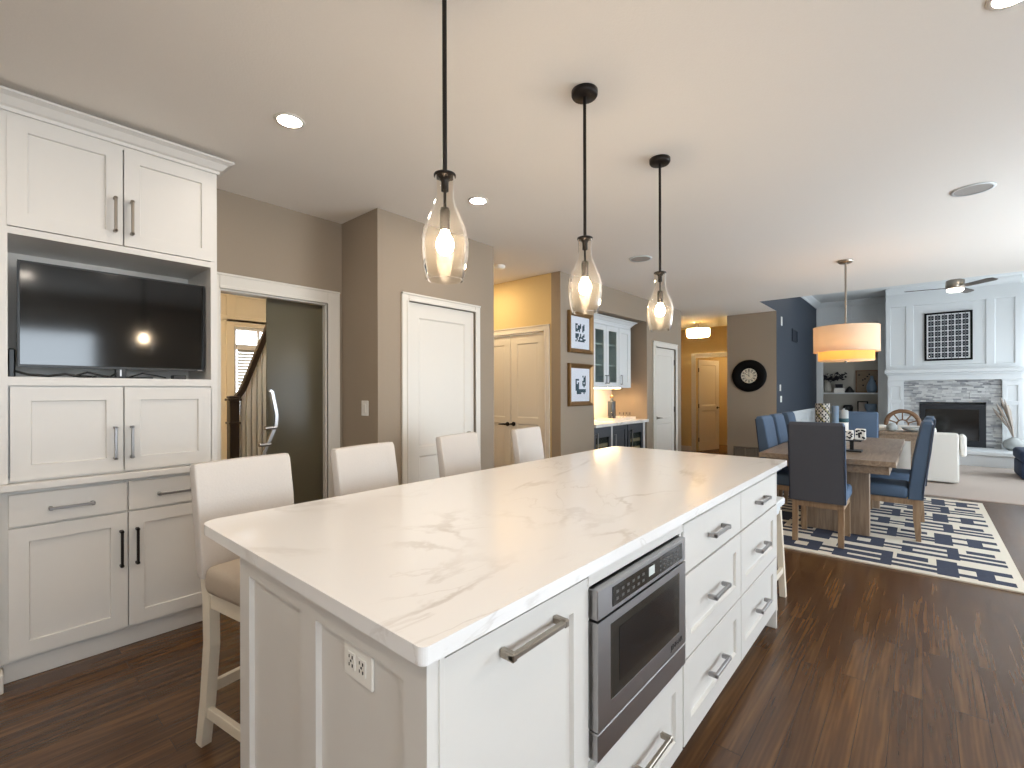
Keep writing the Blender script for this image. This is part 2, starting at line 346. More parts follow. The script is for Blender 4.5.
        for p in holes:
            o = [q(p[0],p[1]), q(p[2],p[1]), q(p[2],p[3]), q(p[0],p[3])]; k = [q(p[0],p[1],t), q(p[2],p[1],t), q(p[2],p[3],t), q(p[0],p[3],t)]
            s.add(o+k, [(0,1,5,4),(1,2,6,5),(2,3,7,6),(3,0,4,7)])
        o = [q(0,0), q(w,0), q(w,h), q(0,h)]; k = [q(0,0,t), q(w,0,t), q(w,h,t), q(0,h,t)]
        s.add(o+k, [(4,5,1,0),(5,6,2,1),(6,7,3,2),(7,4,0,3)]); return s
    def build(s, name, mats, parent=None, label=None, kind=None, cat=None, group=None, weld=False):
        me = bpy.data.meshes.new(name)
        off = Vector((0,0,0)); p = parent
        if parent is not None:
            while p is not None: off += p.location; p = p.parent
        elif s.v:
            xs = [v.x for v in s.v]; ys = [v.y for v in s.v]; zs = [v.z for v in s.v]
            off = Vector(((min(xs)+max(xs))/2, (min(ys)+max(ys))/2, min(zs)))
            if kind == 'structure': off = Vector((0,0,0))
        me.from_pydata([v-off for v in s.v], [], s.f)
        for i, pl in enumerate(me.polygons): pl.material_index = s.mi[i]; pl.use_smooth = s.sm[i]
        for m in (mats if isinstance(mats, (list, tuple)) else [mats]): me.materials.append(M[m] if isinstance(m, str) else m)
        me.update()
        o = bpy.data.objects.new(name, me); COL.objects.link(o)
        if parent is not None: o.parent = parent
        else: o.location = off
        if label: o['label'] = label
        if kind: o['kind'] = kind
        if cat: o['category'] = cat
        if group: o['group'] = group
        return o
def thing(name, label, cat, loc, group=None, kind=None):
    o = bpy.data.objects.new(name, None); COL.objects.link(o); o.location = loc; o.empty_display_size = .1
    o['label'] = label; o['category'] = cat
    if group: o['group'] = group
    if kind: o['kind'] = kind
    return o
def struct_root(name, loc):
    o = bpy.data.objects.new(name, None); COL.objects.link(o); o.location = loc; o['kind'] = 'structure'; return o
def copy_tree(o, loc=None, rz=None, label=None, parent=None):
    c = o.copy(); COL.objects.link(c)
    if parent is not None: c.parent = parent
    for ch in list(o.children): copy_tree(ch, parent=c)
    if loc is not None: c.location = loc
    if rz is not None: c.rotation_euler = (0, 0, rz)
    if label: c['label'] = label
    return c
def smooth_bevel(o, w=.004, seg=2):
    m = o.modifiers.new('edge_bevel', 'BEVEL'); m.width = w; m.segments = seg; m.limit_method = 'ANGLE'; m.angle_limit = .6
    return o
def subsurf(o, n=2):
    m = o.modifiers.new('smooth', 'SUBSURF'); m.levels = n; m.render_levels = n
    for p in o.data.polygons: p.use_smooth = True
    return o

# ================================================================== SETTING
def wall(name, mtx, w, h, t, holes=(), m='wall', z0=0):
    b = MB(mtx); b.holed(w, h, t, holes, 0, z0); return b.build(name, m, kind='structure')

MB().box(-8, XR+.2, YB-.2, YL, -.12, 0).box(-8, -1.9, YL, 14.2, -.12, 0).build('floor', 'floor', kind='structure')
MB().box(-1.9, XR+.2, YL, 14.2, -.12, .012).build('floor_carpet', 'carpet', kind='structure')
MB().box(-8, XR+.2, YB-.2, YL, ZC, ZC+.12).box(-8, -1.901, YL, 14.2, ZC, ZC+.12).build('ceiling', 'ceil', kind='structure')
MB().box(-2.05, XR+.2, YL-.02, 14.2, ZL, ZL+.12).build('ceiling_living', 'ceil_l', kind='structure')
MB().box(-2.05, XR+.2, YL-.12, YL, ZC+.12, ZL).build('wall_header', 'ceil', kind='structure')

# left wall with the glass door opening
wall('wall_left', FX(-3.6, YB), 2.0-YB+.14, ZC, .14, [(1.10-YB, 0, 1.868-YB, 2.045)])
# pantry block
wall('wall_pantry', FX(-3.08, 2.0), 1.27, ZC, .12, [(.272, 0, 1.01, 2.06)])
MB().box(-3.6, -3.2, 2.0, 2.12, 0, ZC).build('wall_pantry_side', 'wall', kind='structure')
MB().box(-4.6, -3.2, 3.15, 3.27, 0, ZC).build('wall_pantry_end', 'hall', kind='structure')
# closet wall with the double door
wall('wall_closet', FN(-8, 4.44), 4.74, ZC, .12, [(8-4.45, 0, 8-3.355, 2.05)], 'hall')
# bar wall with niche and door
wall('wall_bar', FX(-3.13, 4.44), 3.58, ZC, .13, [(.73, 0, 2.25, 2.38), (2.535, 0, 3.31, 2.03)])
MB().box(-3.9, -3.26, 5.05, 5.17, 0, 2.5).build('wall_niche_left', 'wall', kind='structure')
MB().box(-3.9, -3.26, 6.69, 6.81, 0, 2.5).build('wall_niche_right', 'wall', kind='structure')
MB().box(-3.90, -3.74, 5.17, 6.69, 0, 2.5).build('wall_niche_back', 'wall', kind='structure')
MB().box(-3.74, -3.26, 5.17, 6.69, 2.38, 2.5).build('wall_niche_top', 'wall', kind='structure')
# hall
wall('wall_hall_far', FN(-6, 10.5), 3.3, ZC, .12, [(6-3.76, 0, 6-2.85, 2.06)], 'hall')
MB().box(-6, -3.26, 8.02-.12, 8.02, 0, ZC).build('wall_hall_near', 'hall', kind='structure')
MB().box(-4.5, -4.38, 8.02, 10.5, 0, ZC).build('wall_hall_left', 'hall', kind='structure')
MB().box(-4.9, -4.78, 10.62, 12.2, 0, ZC).build('wall_beyond_left', 'hall', kind='structure')
MB().box(-2.4, -2.28, 10.62, 12.2, 0, ZC).build('wall_beyond_right', 'hall', kind='structure')
wall('wall_beyond_hall', FN(-5, 12.2), 3.0, ZC, .1, (), 'hall')
# clock wall and navy wall
MB().box(-2.71, -1.9, 9.15, 9.27, 0, ZC).box(-2.71, -2.6, 9.27, 10.5, 0, ZC).build('wall_clock', 'wall', kind='structure')
MB().box(-2.02, -1.8985, 9.152, 14.0, .93, ZL).box(-2.02, -1.8985, YL+.001, 9.152, ZC+.0005, ZL).build('wall_navy', 'navy', kind='structure')
b = MB(FX(-1.9, 9.153, .012)); b.panelled(4.45, .86, .1, [(.12+i*.74, .16, .12+i*.74+.62, .74) for i in range(6)])
b.box(0, 4.45, -.02, .1, .86, .92, .006).build('wall_wainscot', 'lwhite', kind='structure')
# living far wall: panelled wall above the bookcase and right of the chimney
wall('wall_far', FN(-2.0, 13.25), 4.9, ZL, .1, [(.23, .35, 1.28, 2.87)], 'lwhite')
# outer right wall and back wall with window openings
wins = [(1.6, .95, 3.6, 2.25), (6.4, 0.02, 9.4, 2.15), (11.4, .75, 12.7, 2.3), (13.5, .75, 15.0, 2.3)]   # measured from YB
b = MB(Matrix.Translation((XR, YB, 0)) @ Matrix.Rotation(-PI/2, 4, 'Z') @ Matrix.Scale(-1, 4, (1,0,0)))
b.holed(16.4, ZL, .15, wins); b.build('wall_right', 'trim', kind='structure')
bw = [(4.9, 1.1, 5.6, 1.9)]
b = MB(Matrix.Translation((-4.0, YB, 0)) @ Matrix.Scale(-1, 4, (0,1,0))); b.holed(6.8, ZC, .15, bw); b.build('wall_back', 'trim', kind='structure')
for i, (a, z0, c, z1) in enumerate(wins):
    f = MB(); x0, y0, y1 = XR+.02, YB+a, YB+c
    n = max(1, round((c-a)/1.0))
    for k in range(n+1):
        y = y0+(y1-y0)*k/n; f.box(x0, x0+.06, max(y0, y-.03), min(y1, y+.03), z0, z1)
    f.box(x0, x0+.06, y0, y1, z0, z0+.06).box(x0, x0+.06, y0, y1, z1-.06, z1)
    f.build('window_%d' % (i+2), 'trim', kind='structure')
    portal(XR+.12, (y0+y1)/2, (z0+z1)/2, z1-z0, c-a, (0, PI/2, 0))
a, z0, c, z1 = bw[0]
portal(-4.0+(a+c)/2, YB-.1, (z0+z1)/2, c-a, z1-z0, (PI/2, 0, 0))

# foyer shell
wall('wall_foyer_far', FX(-6.8, -1.5), 5.95, ZC, .12, [(1.5+2.25, 1.0, 1.5+3.05, 2.20)], 'foyer')
MB().box(-6.8, -3.75, .2, .3, 0, ZC).build('wall_foyer_near', 'foyer', kind='structure')
b = MB(FX(-6.78, .3)); b.panelled(4.1, .4, .02, [(.10+i*.62, .07, .62+i*.62, .33) for i in range(6)], z0=2.26); b.build('trim_foyer_panel', 'foyer', kind='structure')

# trim: casings (canonical frame: x along the wall, front at y=0 towards -y)
def casing(name, mtx, x0, x1, top, wd=.085, m='trim', left=True):
    b = MB(mtx)
    def strip(a, c, d, e): b.box(a, c, -.018, 0, d, e, .003); 
    if left: strip(x0-wd, x0, 0, top+wd); b.box(x0-.02, x0, -.024, 0, 0, top, .002)
    strip(x1, x1+wd, 0, top+wd); b.box(x1, x1+.02, -.024, 0, 0, top, .002)
    strip(x0-(0 if not left else .0), x1, top, top+wd); b.box(x0, x1, -.024, 0, top, top+.02, .002)
    b.box(x0-wd, x1+wd, -.026, 0, top+wd-.016, top+wd, .003)
    return b.build(name, m, kind='structure')
casing('trim_1', FX(-3.6, 0), 1.10, 1.868, 2.045, .105)
casing('trim_2', FX(-3.08, 0), 2.272, 3.01, 2.06, .062)
casing('trim_3', FN(0, 4.44), -4.45, -3.355, 2.05, .075)
casing('trim_4', FX(-3.13, 0), 6.975, 7.75, 2.03, .085)
casing('trim_5', FN(0, 10.5), -3.76, -2.85, 2.06, .10)
# jamb lining of the glass door opening + header track pocket
MB(FX(-3.6, 0)).box(1.10, 1.112, 0, .14, 0, 2.045).box(1.856, 1.868, 0, .045, 0, 2.045).box(1.112, 1.856, 0, .045, 2.033, 2.045).build('trim_6', 'trim', kind='structure')
MB().box(-3.71, -3.65, 1.112, 1.866, 2.034, 2.044).build('trim_7', 'nickel', kind='structure')
# baseboards
def baseboard(name, mtx, segs, m='trim'):
    b = MB(mtx)
    for a, c in segs: b.box(a, c, -.014, 0, 0, .11, .002).box(a, c, -.018, 0, 0, .02, .002)
    return b.build(name, m, kind='structure')
baseboard('baseboard_pantry', FX(-3.08, 0), [(2.0, 2.21), (3.072, 3.27)])
baseboard('baseboard_left', FX(-3.6, 0), [(.98, 1.0), (1.95, 2.0)])
baseboard('baseboard_bar', FX(-3.13, 0), [(4.44, 5.17), (6.69, 6.89), (7.84, 8.02)])
baseboard('baseboard_clock', FN(0, 9.15), [(-2.71, -1.9)])
baseboard('baseboard_hall', FN(0, 10.5), [(-4.38, -3.87)])
# crown in the living room
cr = [(0, 0), (0, -.12), (.02, -.12), (.035, -.09), (.09, -.03), (.10, 0)]
b = MB(FX(-1.9, YL, ZL)); b.extr([(-y, z) for y, z in cr], 0, 5.23); b.M = FN(-1.9, 13.25, ZL); b.extr([(-y, z) for y, z in cr], 0, 1.33)
b.build('trim_crown_living', 'lwhite', kind='structure')
# casing beside the tall cabinet at the left picture edge
MB().box(-3.16, -3.118, -.06, .075, 0, 2.6, .004).box(-3.17, -3.075, -.08, .088, 0, .085, .004).build('trim_8', 'trim', kind='structure')

# ---- doors
def door_slab(name, mtx, w, h, t=.035, stile=.11, lock=.98, m='trim', top=.115, lockrail=.12, bot=.2):
    root = struct_root(name, mtx @ Vector((0, 0, 0)))
    b = MB(mtx); b.panelled(w, h, t, [(stile, bot, w-stile, lock-lockrail/2), (stile, lock+lockrail/2, w-stile, h-top)], .008, .012)
    b.build('slab', m, root); return root
def lever(mtx, root, x, z, dirx=1, m='nickel'):
    b = MB(mtx); b.cyl((x, 0, z), (x, -.012, z), .027).cyl((x, -.012, z), (x, -.05, z), .011)
    b.tube([(x, -.05, z), (x+dirx*.03, -.055, z), (x+dirx*.11, -.052, z-.004)], [.011, .010, .007]); return b.build('door_handle', m, root)
def hinges(mtx, root, x, zs, m='darkbronze'):
    for z in zs:
        b = MB(mtx); b.box(x-.012, x+.012, -.004, .0, z-.045, z+.045).cyl((x, -.006, z-.045), (x, -.006, z+.045), .006, n=8); b.build('hinge', m, root)
f = FX(-3.085, 2.276); d = door_slab('door_1', f, .731, 2.055, lock=.85, lockrail=.075); lever(f, d, .665, .955, -1); hinges(f, d, -.004, [1.82, 1.03, .25])
f = FN(-3.895, 4.45); d = door_slab('door_3', f, .53, 2.04, stile=.10, lock=.975, lockrail=.075); lever(f, d, .045, .93, -.3, 'darkbronze'); hinges(f, d, .534, [1.82, 1.03], 'nickel')
f = FN(-4.44, 4.45); d = door_slab('door_4', f, .535, 2.04, stile=.10, lock=.975, lockrail=.075); lever(f, d, .49, .925, -1, 'darkbronze')
f = FX(-3.14, 6.98); d = door_slab('door_5', f, .765, 2.02, stile=.10, lock=.86, lockrail=.09); lever(f, d, .06, .915, 1); hinges(f, d, .768, [1.81, 1.03])
ang = 1.30
f = Matrix.Translation((-3.74, 10.60, 0)) @ Matrix.Rotation(ang, 4, 'Z'); d = door_slab('door_6', f, .76, 2.03, m='trim', lock=.95); lever(f, d, .69, .95, -1, 'darkbronze'); hinges(f, d, 0, [1.8, 1.0, .25], 'darkbronze')
# sliding frosted glass door with steel pull
root = struct_root('door_2', (-3.655, 1.42, 0))
MB(FX(-3.65, 1.428)).box(0, .438, 0, .012, .01, 2.032, .002).build('glass_panel', 'frost', root)
b = MB(FX(-3.65, 0)); b.bar([(1.428, -.05, 1.35), (1.446, -.05, 1.34), (1.478, -.05, 1.17), (1.474, -.05, 1.10), (1.36, -.05, .83)], .016, .022, (0,1,0)); b.build('door_handle', 'steel', root)
for y, z in ((1.425, 1.075), (1.385, .955)):
    MB(FX(-3.65, 0)).cyl((y-.03, -.05, z), (y+.05, -.05, z), .015).build('handle_mount', 'steel', root)

# ================================================================== KITCHEN ISLAND
IX, IY0, IY1 = -.62, .49, 2.985          # cabinet face, near end, far end
ZT = .932
def shaker(b, w, h, x0, z0, rail=.062, t=.02):
    b.panelled(w, h, t, [(rail, rail, w-rail, h-rail)], .011, .003, x0, z0)
def slabfront(b, w, h, x0, z0, t=.02): b.box(x0, x0+w, 0, t, z0, z0+h, .003)
def pull(mtx, parent, x, z, ln, vertical=False, m='nickel'):
    b = MB(mtx); s = ln/2
    if vertical:
        b.box(x-.006, x+.006, -.034, -.022, z-s, z+s, .002); b.box(x-.008, x+.008, -.034, 0, z-s, z-s+.014, .003).box(x-.008, x+.008, -.034, 0, z+s-.014, z+s, .003)
    else:
        b.box(x-s, x+s, -.036, -.023, z-.006, z+.006, .002); b.box(x-s, x-s+.015, -.037, 0, z-.009, z+.009, .003).box(x+s-.015, x+s, -.037, 0, z-.009, z+.009, .003)
    return b.build('handle', m, parent)

# pull-out cabinet at the near end
r = thing('pull_out_cabinet', 'white base cabinet with one tall shaker door left of the microwave', 'cabinet', (-.9, .76, 0), 'island cabinets')
MB().box(-1.2, IX-.022, .529, .998, .10, .898).box(-1.2, IX-.09, .529, .998, 0, .10).build('body', 'cab', r)
f = FX(IX, 0); b = MB(f); shaker(b, .462, .765, .530, .115); d = b.build('door', 'cab', r); pull(f, d, .765, .832, .19)
# microwave cabinet
r = thing('microwave_cabinet', 'white base cabinet holding the microwave above one wide drawer', 'cabinet', (-.9, 1.3, 0), 'island cabinets')
b = MB(); b.box(-1.2, IX-.022, .998, 1.602, .10, .43).box(-1.2, IX-.09, .998, 1.602, 0, .10).box(-1.2, -1.15, .998, 1.602, .43, .898)
b.box(-1.15, IX-.001, .998, 1.602, .856, .898); b.box(-1.15, IX-.006, .998, 1.008, .43, .862).box(-1.15, IX-.006, 1.585, 1.602, .43, .862).build('body', 'cab', r)
b = MB(f); shaker(b, .592, .285, 1.003, .112, .058); d = b.build('drawer', 'cab', r); pull(f, d, 1.33, .262, .19)
# drawer banks
for i, (y0, y1, lab) in enumerate(((1.604, 2.286, 'white three drawer island cabinet right beside the microwave'), (2.288, 2.966, 'white three drawer island cabinet at the far end of the island'))):
    r = thing('drawer_cabinet', lab, 'cabinet', (-.9, (y0+y1)/2, 0), 'island cabinets')
    MB().box(-1.2, IX-.022, y0, y1, .10, .898).box(-1.2, IX-.09, y0, y1, 0, .10).build('body', 'cab', r)
    for z0, z1, flat in ((.703, .876, 1), (.408, .697, 0), (.112, .402, 0)):
        b = MB(f)
        if flat: slabfront(b, y1-y0-.006, z1-z0, y0+.003, z0)
        else: shaker(b, y1-y0-.006, z1-z0, y0+.003, z0, .068)
        d = b.build('drawer', 'cab', r); pull(f, d, (y0+y1)/2-.01, (z0+z1)/2+(0 if flat else .0), .175, m='steel')
# end panel with wainscot
r = thing('island_end_panel', 'white wainscot panel facing the viewer below the quartz worktop', 'panel', (-1.03, .5, 0))
b = MB(FN(-1.437, IY0)); b.panelled(.822, .898, .025, [(.066, .14, .366, .842), (.44, .14, .758, .842)], .012, .004); b.build('panel', 'cab', r)
o = MB(FN(-.889, IY0+.012)); o.box(0, .104, -.006, 0, .768, .842, .003); pl = o.build('outlet_plate', 'plate', r, label='white double socket outlet plate')
b = MB(FN(-.889, IY0+.006)); 
for cx in (.033, .071):
    b = MB(FN(-.889, IY0+.006)); b.box(cx-.013, cx+.013, -.0025, 0, .788, .822, .002); sk = b.build('socket', 'plate', pl)
    b = MB(FN(-.889, IY0+.0035))
    for zz in (.797, .813): b.box(cx-.008, cx-.006, -.001, 0, zz-.003, zz+.003).box(cx+.003, cx+.006, -.001, 0, zz-.003, zz+.003)
    b.box(cx-.003, cx+.001, -.001, 0, .803, .807); b.build('slots', 'slot', pl, kind='stuff')
# back panel (stool side), far end panel with foot, corner post
r = thing('island_back_panel', 'white panel on the stool side of the island under the worktop overhang', 'panel', (-1.43, 1.74, 0))
b = MB(Matrix.Translation((-1.437, 2.985, 0)) @ Matrix.Rotation(-PI/2, 4, 'Z')); b.panelled(2.47, .898, .03, [(.08+i*.6, .14, .08+i*.6+.52, .842) for i in range(4)], .01, .004); b.build('panel', 'cab', r)
r = thing('island_far_panel', 'white end panel with a foot at the far end of the island', 'panel', (-1.0, 2.976, 0))
MB().box(-1.405, IX, 2.967, 2.986, .0, .898, .002).build('panel', 'cab', r)
r = thing('island_corner_post', 'narrow white filler post at the near right island corner', 'post', (IX-.03, .5, 0))
MB().box(-.70, -.612, .515, .527, 0, .898, .001).build('post', 'cab', r)
# worktop
def rounded(x0, x1, y0, y1, r, n=6, rs=None):
    pts = []
    for k, (cx, cy, a0) in enumerate(((x1-r, y1-r, 0), (x0+r, y1-r, PI/2), (x0+r, y0+r, PI), (x1-r, y0+r, 1.5*PI))):
        rr = r if rs is None else rs[k]
        cx = x1-rr if k in (0, 3) else x0+rr; cy = y1-rr if k in (0, 1) else y0+rr
        pts += [(cx+rr*math.cos(a0+PI/2*j/n), cy+rr*math.sin(a0+PI/2*j/n)) for j in range(n+1)]
    return pts
b = MB(); b.prism(rounded(-1.716, -.596, .467, 3.138, .03, rs=(.012, .05, .06, .015)), .901, ZT)
o = b.build('worktop', 'quartz', None, 'long white quartz worktop with soft grey veins on the island', cat='worktop'); smooth_bevel(o, .005, 3)
# microwave
X = IX+.022
r = thing('microwave', 'stainless steel built in microwave drawer with dark glass window', 'microwave', (-.8, 1.30, .43))
g = FX(X, 0)
MB().box(-1.14, IX-.004, 1.015, 1.575, .435, .848).build('body', 'black', r)
cp = MB(g).box(1.003, 1.566, 0, .028, .775, .850, .002).build('control_panel', 'steel', r)
MB(g).box(1.075, 1.535, -.0015, .002, .788, .838).build('control_strip', 'ovenglass', cp)
MB(g).box(1.285, 1.322, -.0025, .001, .803, .828).build('display', 'mintlabel', cp)
b = MB(g)
for i in range(6):
    for j in range(2): b.box(1.092+i*.03, 1.105+i*.03, -.0022, 0, .799+j*.018, .806+j*.018)
b.build('keys', 'keypad', cp, kind='stuff'); b = MB(g)
for i in range(6):
    for j in range(3): b.box(1.36+i*.026, 1.370+i*.026, -.0022, 0, .796+j*.013, .801+j*.013)
b.build('keys', 'keypad', cp, kind='stuff')
d = MB(g); d.panelled(.563, .268, .028, [(.062, .05, .512, .245)], .003, .002, 1.003, .502); d = d.build('door', 'steel', r)
gl = MB(g).box(1.066, 1.514, .0005, .0035, .553, .745).build('window_glass', 'ovenglass', d)
MB(g).box(1.112, 1.468, -.0006, .001, .583, .722).build('inner_window', 'ovenin', d)
def text(name, s, size, mtx, m, parent, ext=.0006):
    c = bpy.data.curves.new(name, 'FONT'); c.body = s; c.size = size; c.extrude = ext; c.align_x = 'CENTER'; c.align_y = 'CENTER'
    t = bpy.data.objects.new('text_outline', c); COL.objects.link(t); bpy.context.view_layer.update()
    me = bpy.data.meshes.new_from_object(t.evaluated_get(bpy.context.evaluated_depsgraph_get())); bpy.data.objects.remove(t)
    me.materials.clear(); me.materials.append(M[m]); o = bpy.data.objects.new(name, me); COL.objects.link(o)
    off = Vector((0,0,0)); p = parent
    while p is not None: off += p.location; p = p.parent
    o.matrix_world = mtx; o.parent = parent; o.matrix_parent_inverse = Matrix.Translation(-off); return o
text('lettering', 'JENN-AIR', .022, FX(X+.0006, 1.49, .527) @ Matrix.Rotation(PI/2, 4, 'X'), 'slot', d)
MB(g).box(1.003, 1.566, 0, .028, .428, .497, .002).build('lower_trim', 'steel', r)

# white backless stool at the far end of the island
r = thing('backless_stool', 'white wooden backless stool standing beyond the far end of the island', 'stool', (-.91, 3.36, 0))
BT = Matrix.Translation((-.015, 0, 0))
MB(BT).box(-1.06, -.66, 3.20, 3.48, .60, .645, .006).build('seat', 'lwhite', r)
MB(BT).box(-1.03, -.685, 3.215, 3.465, .545, .60).build('apron', 'lwhite', r)
for sx in (-1, 1):
    for sy in (-1, 1):
        b = MB(BT); b.bar([(-.86+sx*.165, 3.34+sy*.11, .56), (-.86+sx*.19, 3.34+sy*.13, 0)], .036, .036); b.build('leg', 'stoolwood', r)
for sy in (-1, 1): MB(BT).box(-1.05, -.67, 3.34+sy*.127-.009, 3.34+sy*.127+.009, .11, .145).build('stretcher', 'stoolwood', r)
for sx in (-1, 1): MB(BT).box(-.86+sx*.186-.009, -.86+sx*.186+.009, 3.22, 3.46, .16, .195).build('stretcher', 'stoolwood', r)

# ================================================================== BAR STOOLS (face +x at origin)
def bar_stool(label):
    r = thing('bar_stool', label, 'bar stool', (0, 0, 0), 'bar stools along the island')
    # rear legs: curved, splayed back at the foot
    for s in (-1, 1):
        b = MB(); b.bar([(-.215, s*.158, 0), (-.180, s*.158, .18), (-.152, s*.158, .40), (-.158, s*.158, .58), (-.172, s*.158, .64)], .036, [.042, .046, .05, .052, .05]); b.build('leg', 'stoolwood', r)
        b = MB(); b.bar([(.225, s*.158, 0), (.205, s*.158, .59)], .04, [.032, .044]); b.build('leg', 'stoolwood', r)
        MB().box(-.18, .2, s*.158-.011, s*.158+.011, .535, .595, .002).build('apron', 'stoolwood', r)
        MB().box(-.225, .215, s*.158-.010, s*.158+.010, .115, .155, .002).build('stretcher', 'stoolwood', r)
    MB().box(.185, .21, -.158, .158, .535, .595, .002).build('apron', 'stoolwood', r)
    MB().box(-.19, -.168, -.158, .158, .20, .24, .002).build('stretcher', 'stoolwood', r)
    MB().box(.20, .222, -.158, .158, .20, .24, .002).build('stretcher', 'stoolwood', r)
    b = MB(); b.box(-.135, .235, -.198, .198, .598, .70, .03, 3); subs = b.build('seat', 'seatleather', r)
    # slightly curved, leaning upholstered back
    rings = []
    for z, x, t, hw in ((.645, -.185, .036, .186), (.66, -.186, .046, .190), (.75, -.193, .05, .192), (.90, -.210, .05, .193), (1.05, -.233, .046, .193), (1.066, -.236, .034, .190)):
        ring = []
        for j in range(9):
            u = -1+2*j/8; ring.append((x-t/2-.022*(1-u*u)+.012, u*hw, z))
        for j in range(9):
            u = 1-2*j/8; ring.append((x+t/2-.022*(1-u*u)+.012, u*hw, z))
        rings.append(ring)
    b = MB(); b.loft(rings, True, True); o = b.build('backrest', 'leather', r); smooth_bevel(o, .008, 3)
    return r
stool_labels = ['nearest pale leather bar stool with its cream legs and seat in view', 'pale leather bar stool back second from the television cabinet, before the glass door frame',
                'pale leather bar stool in front of the white panelled pantry door', 'farthest pale leather bar stool, in front of the double closet doors']
s0 = bar_stool(stool_labels[0])
for i, (x, y, rz) in enumerate(((-1.885, .768, .16), (-1.92, 1.352, .2), (-2.005, 2.064, .2), (-1.985, 2.73, .2))):
    if i == 0: s0.location = (x, y, 0); s0.rotation_euler = (0, 0, rz)
    else: copy_tree(s0, (x, y, 0), rz, stool_labels[i])

# ================================================================== TELEVISION WALL CABINETS
TX = -3.13; f = FX(TX, 0)
r = thing('base_cabinet', 'white two drawer two door base cabinet below the television unit', 'cabinet', (-3.35, .53, 0))
MB().box(-3.595, TX-.021, .077, .947, .10, .888).box(-3.595, -3.19, .077, .947, 0, .10).build('body', 'cab', r)
MB().box(-3.19, -3.178, .09, .947, 0, .09, .002).build('toe_kick', 'cab', r)
for y0, y1, hx, hc in ((.105, .530, .318, .505), (.536, .945, .74, .570)):
    b = MB(f); slabfront(b, y1-y0, .148, y0, .722); d = b.build('drawer', 'cab', r); pull(f, d, hx, .79, .165, m='steel')
    b = MB(f); shaker(b, y1-y0, .595, y0, .118, .066); d = b.build('door', 'cab', r); pull(f, d, hc, .532, .19, True, 'darkbronze')
b = MB(); b.box(-3.595, -3.095, .077, .953, .889, .922, .003); b.build('counter_ledge', 'cab', None, 'white counter ledge between the base cabinet and television unit', cat='worktop')
r = thing('television_hutch', 'tall white cabinet with a television niche, four shaker doors and crown', 'cabinet', (-3.35, .53, .922))
z0, z1 = .923, 2.63
b = MB(f)
b.box(.077, .105, 0, .465, z0, z1); b.box(.915, .947, 0, .465, z0, z1); b.box(.105, .915, .44, .465, z0, z1)
b.box(.105, .915, .0, .44, 1.372, 1.412); b.box(.105, .915, .0, .44, 2.066, 2.098); b.box(.105, .915, .0, .44, 2.60, 2.63); b.box(.105, .915, .021, .44, z0, .95); b.box(.105, .13, 0, .02, z0, 2.6) if False else None
b.box(.105, .915, .03, .04, .95, 1.372).box(.105, .915, .03, .04, 2.098, 2.60); b.build('body', 'cab', r)
for y0, y1, za, zb, hc, hz, hl in ((.112, .514, .935, 1.366, .481, 1.08, .17), (.520, .918, .935, 1.366, .548, 1.08, .17), (.103, .514, 2.102, 2.61, .482, 2.25, .18), (.520, .936, 2.102, 2.61, .550, 2.25, .18)):
    ff = FX(TX+(.004 if za > 2 else 0), 0)
    b = MB(ff); shaker(b, y1-y0, zb-za, y0, za, .066); d = b.build('door', 'cab', r); pull(ff, d, hc, hz, hl, True, 'nickel' if za > 2 else 'steel')
cp_ = [(0, 0), (.012, 0), (.015, .016), (.03, .022), (.045, .036), (.062, .052), (.088, .062), (.095, .064), (.095, .075), (0, .075)]
# crown: mitred profile round front and right end
def crown(b, x_front, y0, y1, zc, prof, back):
    rings = []
    rings.append([(x_front+p, y0, zc+z) for p, z in prof]); rings.append([(x_front+p, y1+p, zc+z) for p, z in prof]); rings.append([(back, y1+p, zc+z) for p, z in prof])
    b.loft(rings, True, False)
b = MB(); crown(b, TX+.003, .0, .947, 2.618, [(p*.75, z) for p, z in cp_], -3.595); b.build('crown', 'cab', r)

# television
r = thing('television', 'black flat screen television in the white cabinet niche', 'television', (-3.24, .525, 1.413))
g = FX(-3.215, 0)
MB(g).box(.139, .908, .006, .045, 1.462, 1.968, .004).box(.3, .75, .045, .08, 1.5, 1.9, .01).build('housing', 'black', r)
b = MB(g); b.panelled(.769, .506, .012, [(.008, .012, .761, .498)], .003, .001, .139, 1.462); b.build('bezel', 'black', r)
MB(g).box(.147, .900, .0015, .005, 1.474, 1.960).build('screen', 'screen', r)
MB(g).box(.87, .893, -.0008, .002, 1.465, 1.470).build('badge', 'steel', r)
b = MB(g); b.box(.50, .545, .015, .05, 1.419, 1.47, .002).box(.40, .65, -.05, .13, 1.4125, 1.421, .003); b.build('stand', 'black', r)
MB(g).box(.517, .524, .012, .0155, 1.425, 1.46).build('stand_trim', 'steel', r)
def cable(name, pts, lab, rad=.005, grp='cables under the television'):
    b = MB(); b.tube(pts, rad, 7); b.build(name, 'black', None, lab, cat='cable', group=grp)
cable('cable', [(-3.20, .13, 1.44), (-3.18, .17, 1.425), (-3.17, .24, 1.419), (-3.19, .30, 1.43), (-3.18, .35, 1.42), (-3.22, .42, 1.42)], 'looped black cable lying at the left under the television', .006)
cable('cable', [(-3.19, .33, 1.42), (-3.17, .38, 1.44), (-3.17, .44, 1.425), (-3.19, .47, 1.419), (-3.21, .50, 1.44)], 'black cable curling left of the television stand')
cable('cable', [(-3.19, .55, 1.42), (-3.16, .60, 1.44), (-3.16, .66, 1.43), (-3.19, .71, 1.42)], 'thin black cable curling right of the television stand', .004)
b = MB(); b.box(-3.20, -3.15, .735, .80, 1.4125, 1.435, .004); b.build('media_player', 'black', None, 'small black media box under the right end of the television', cat='media player')
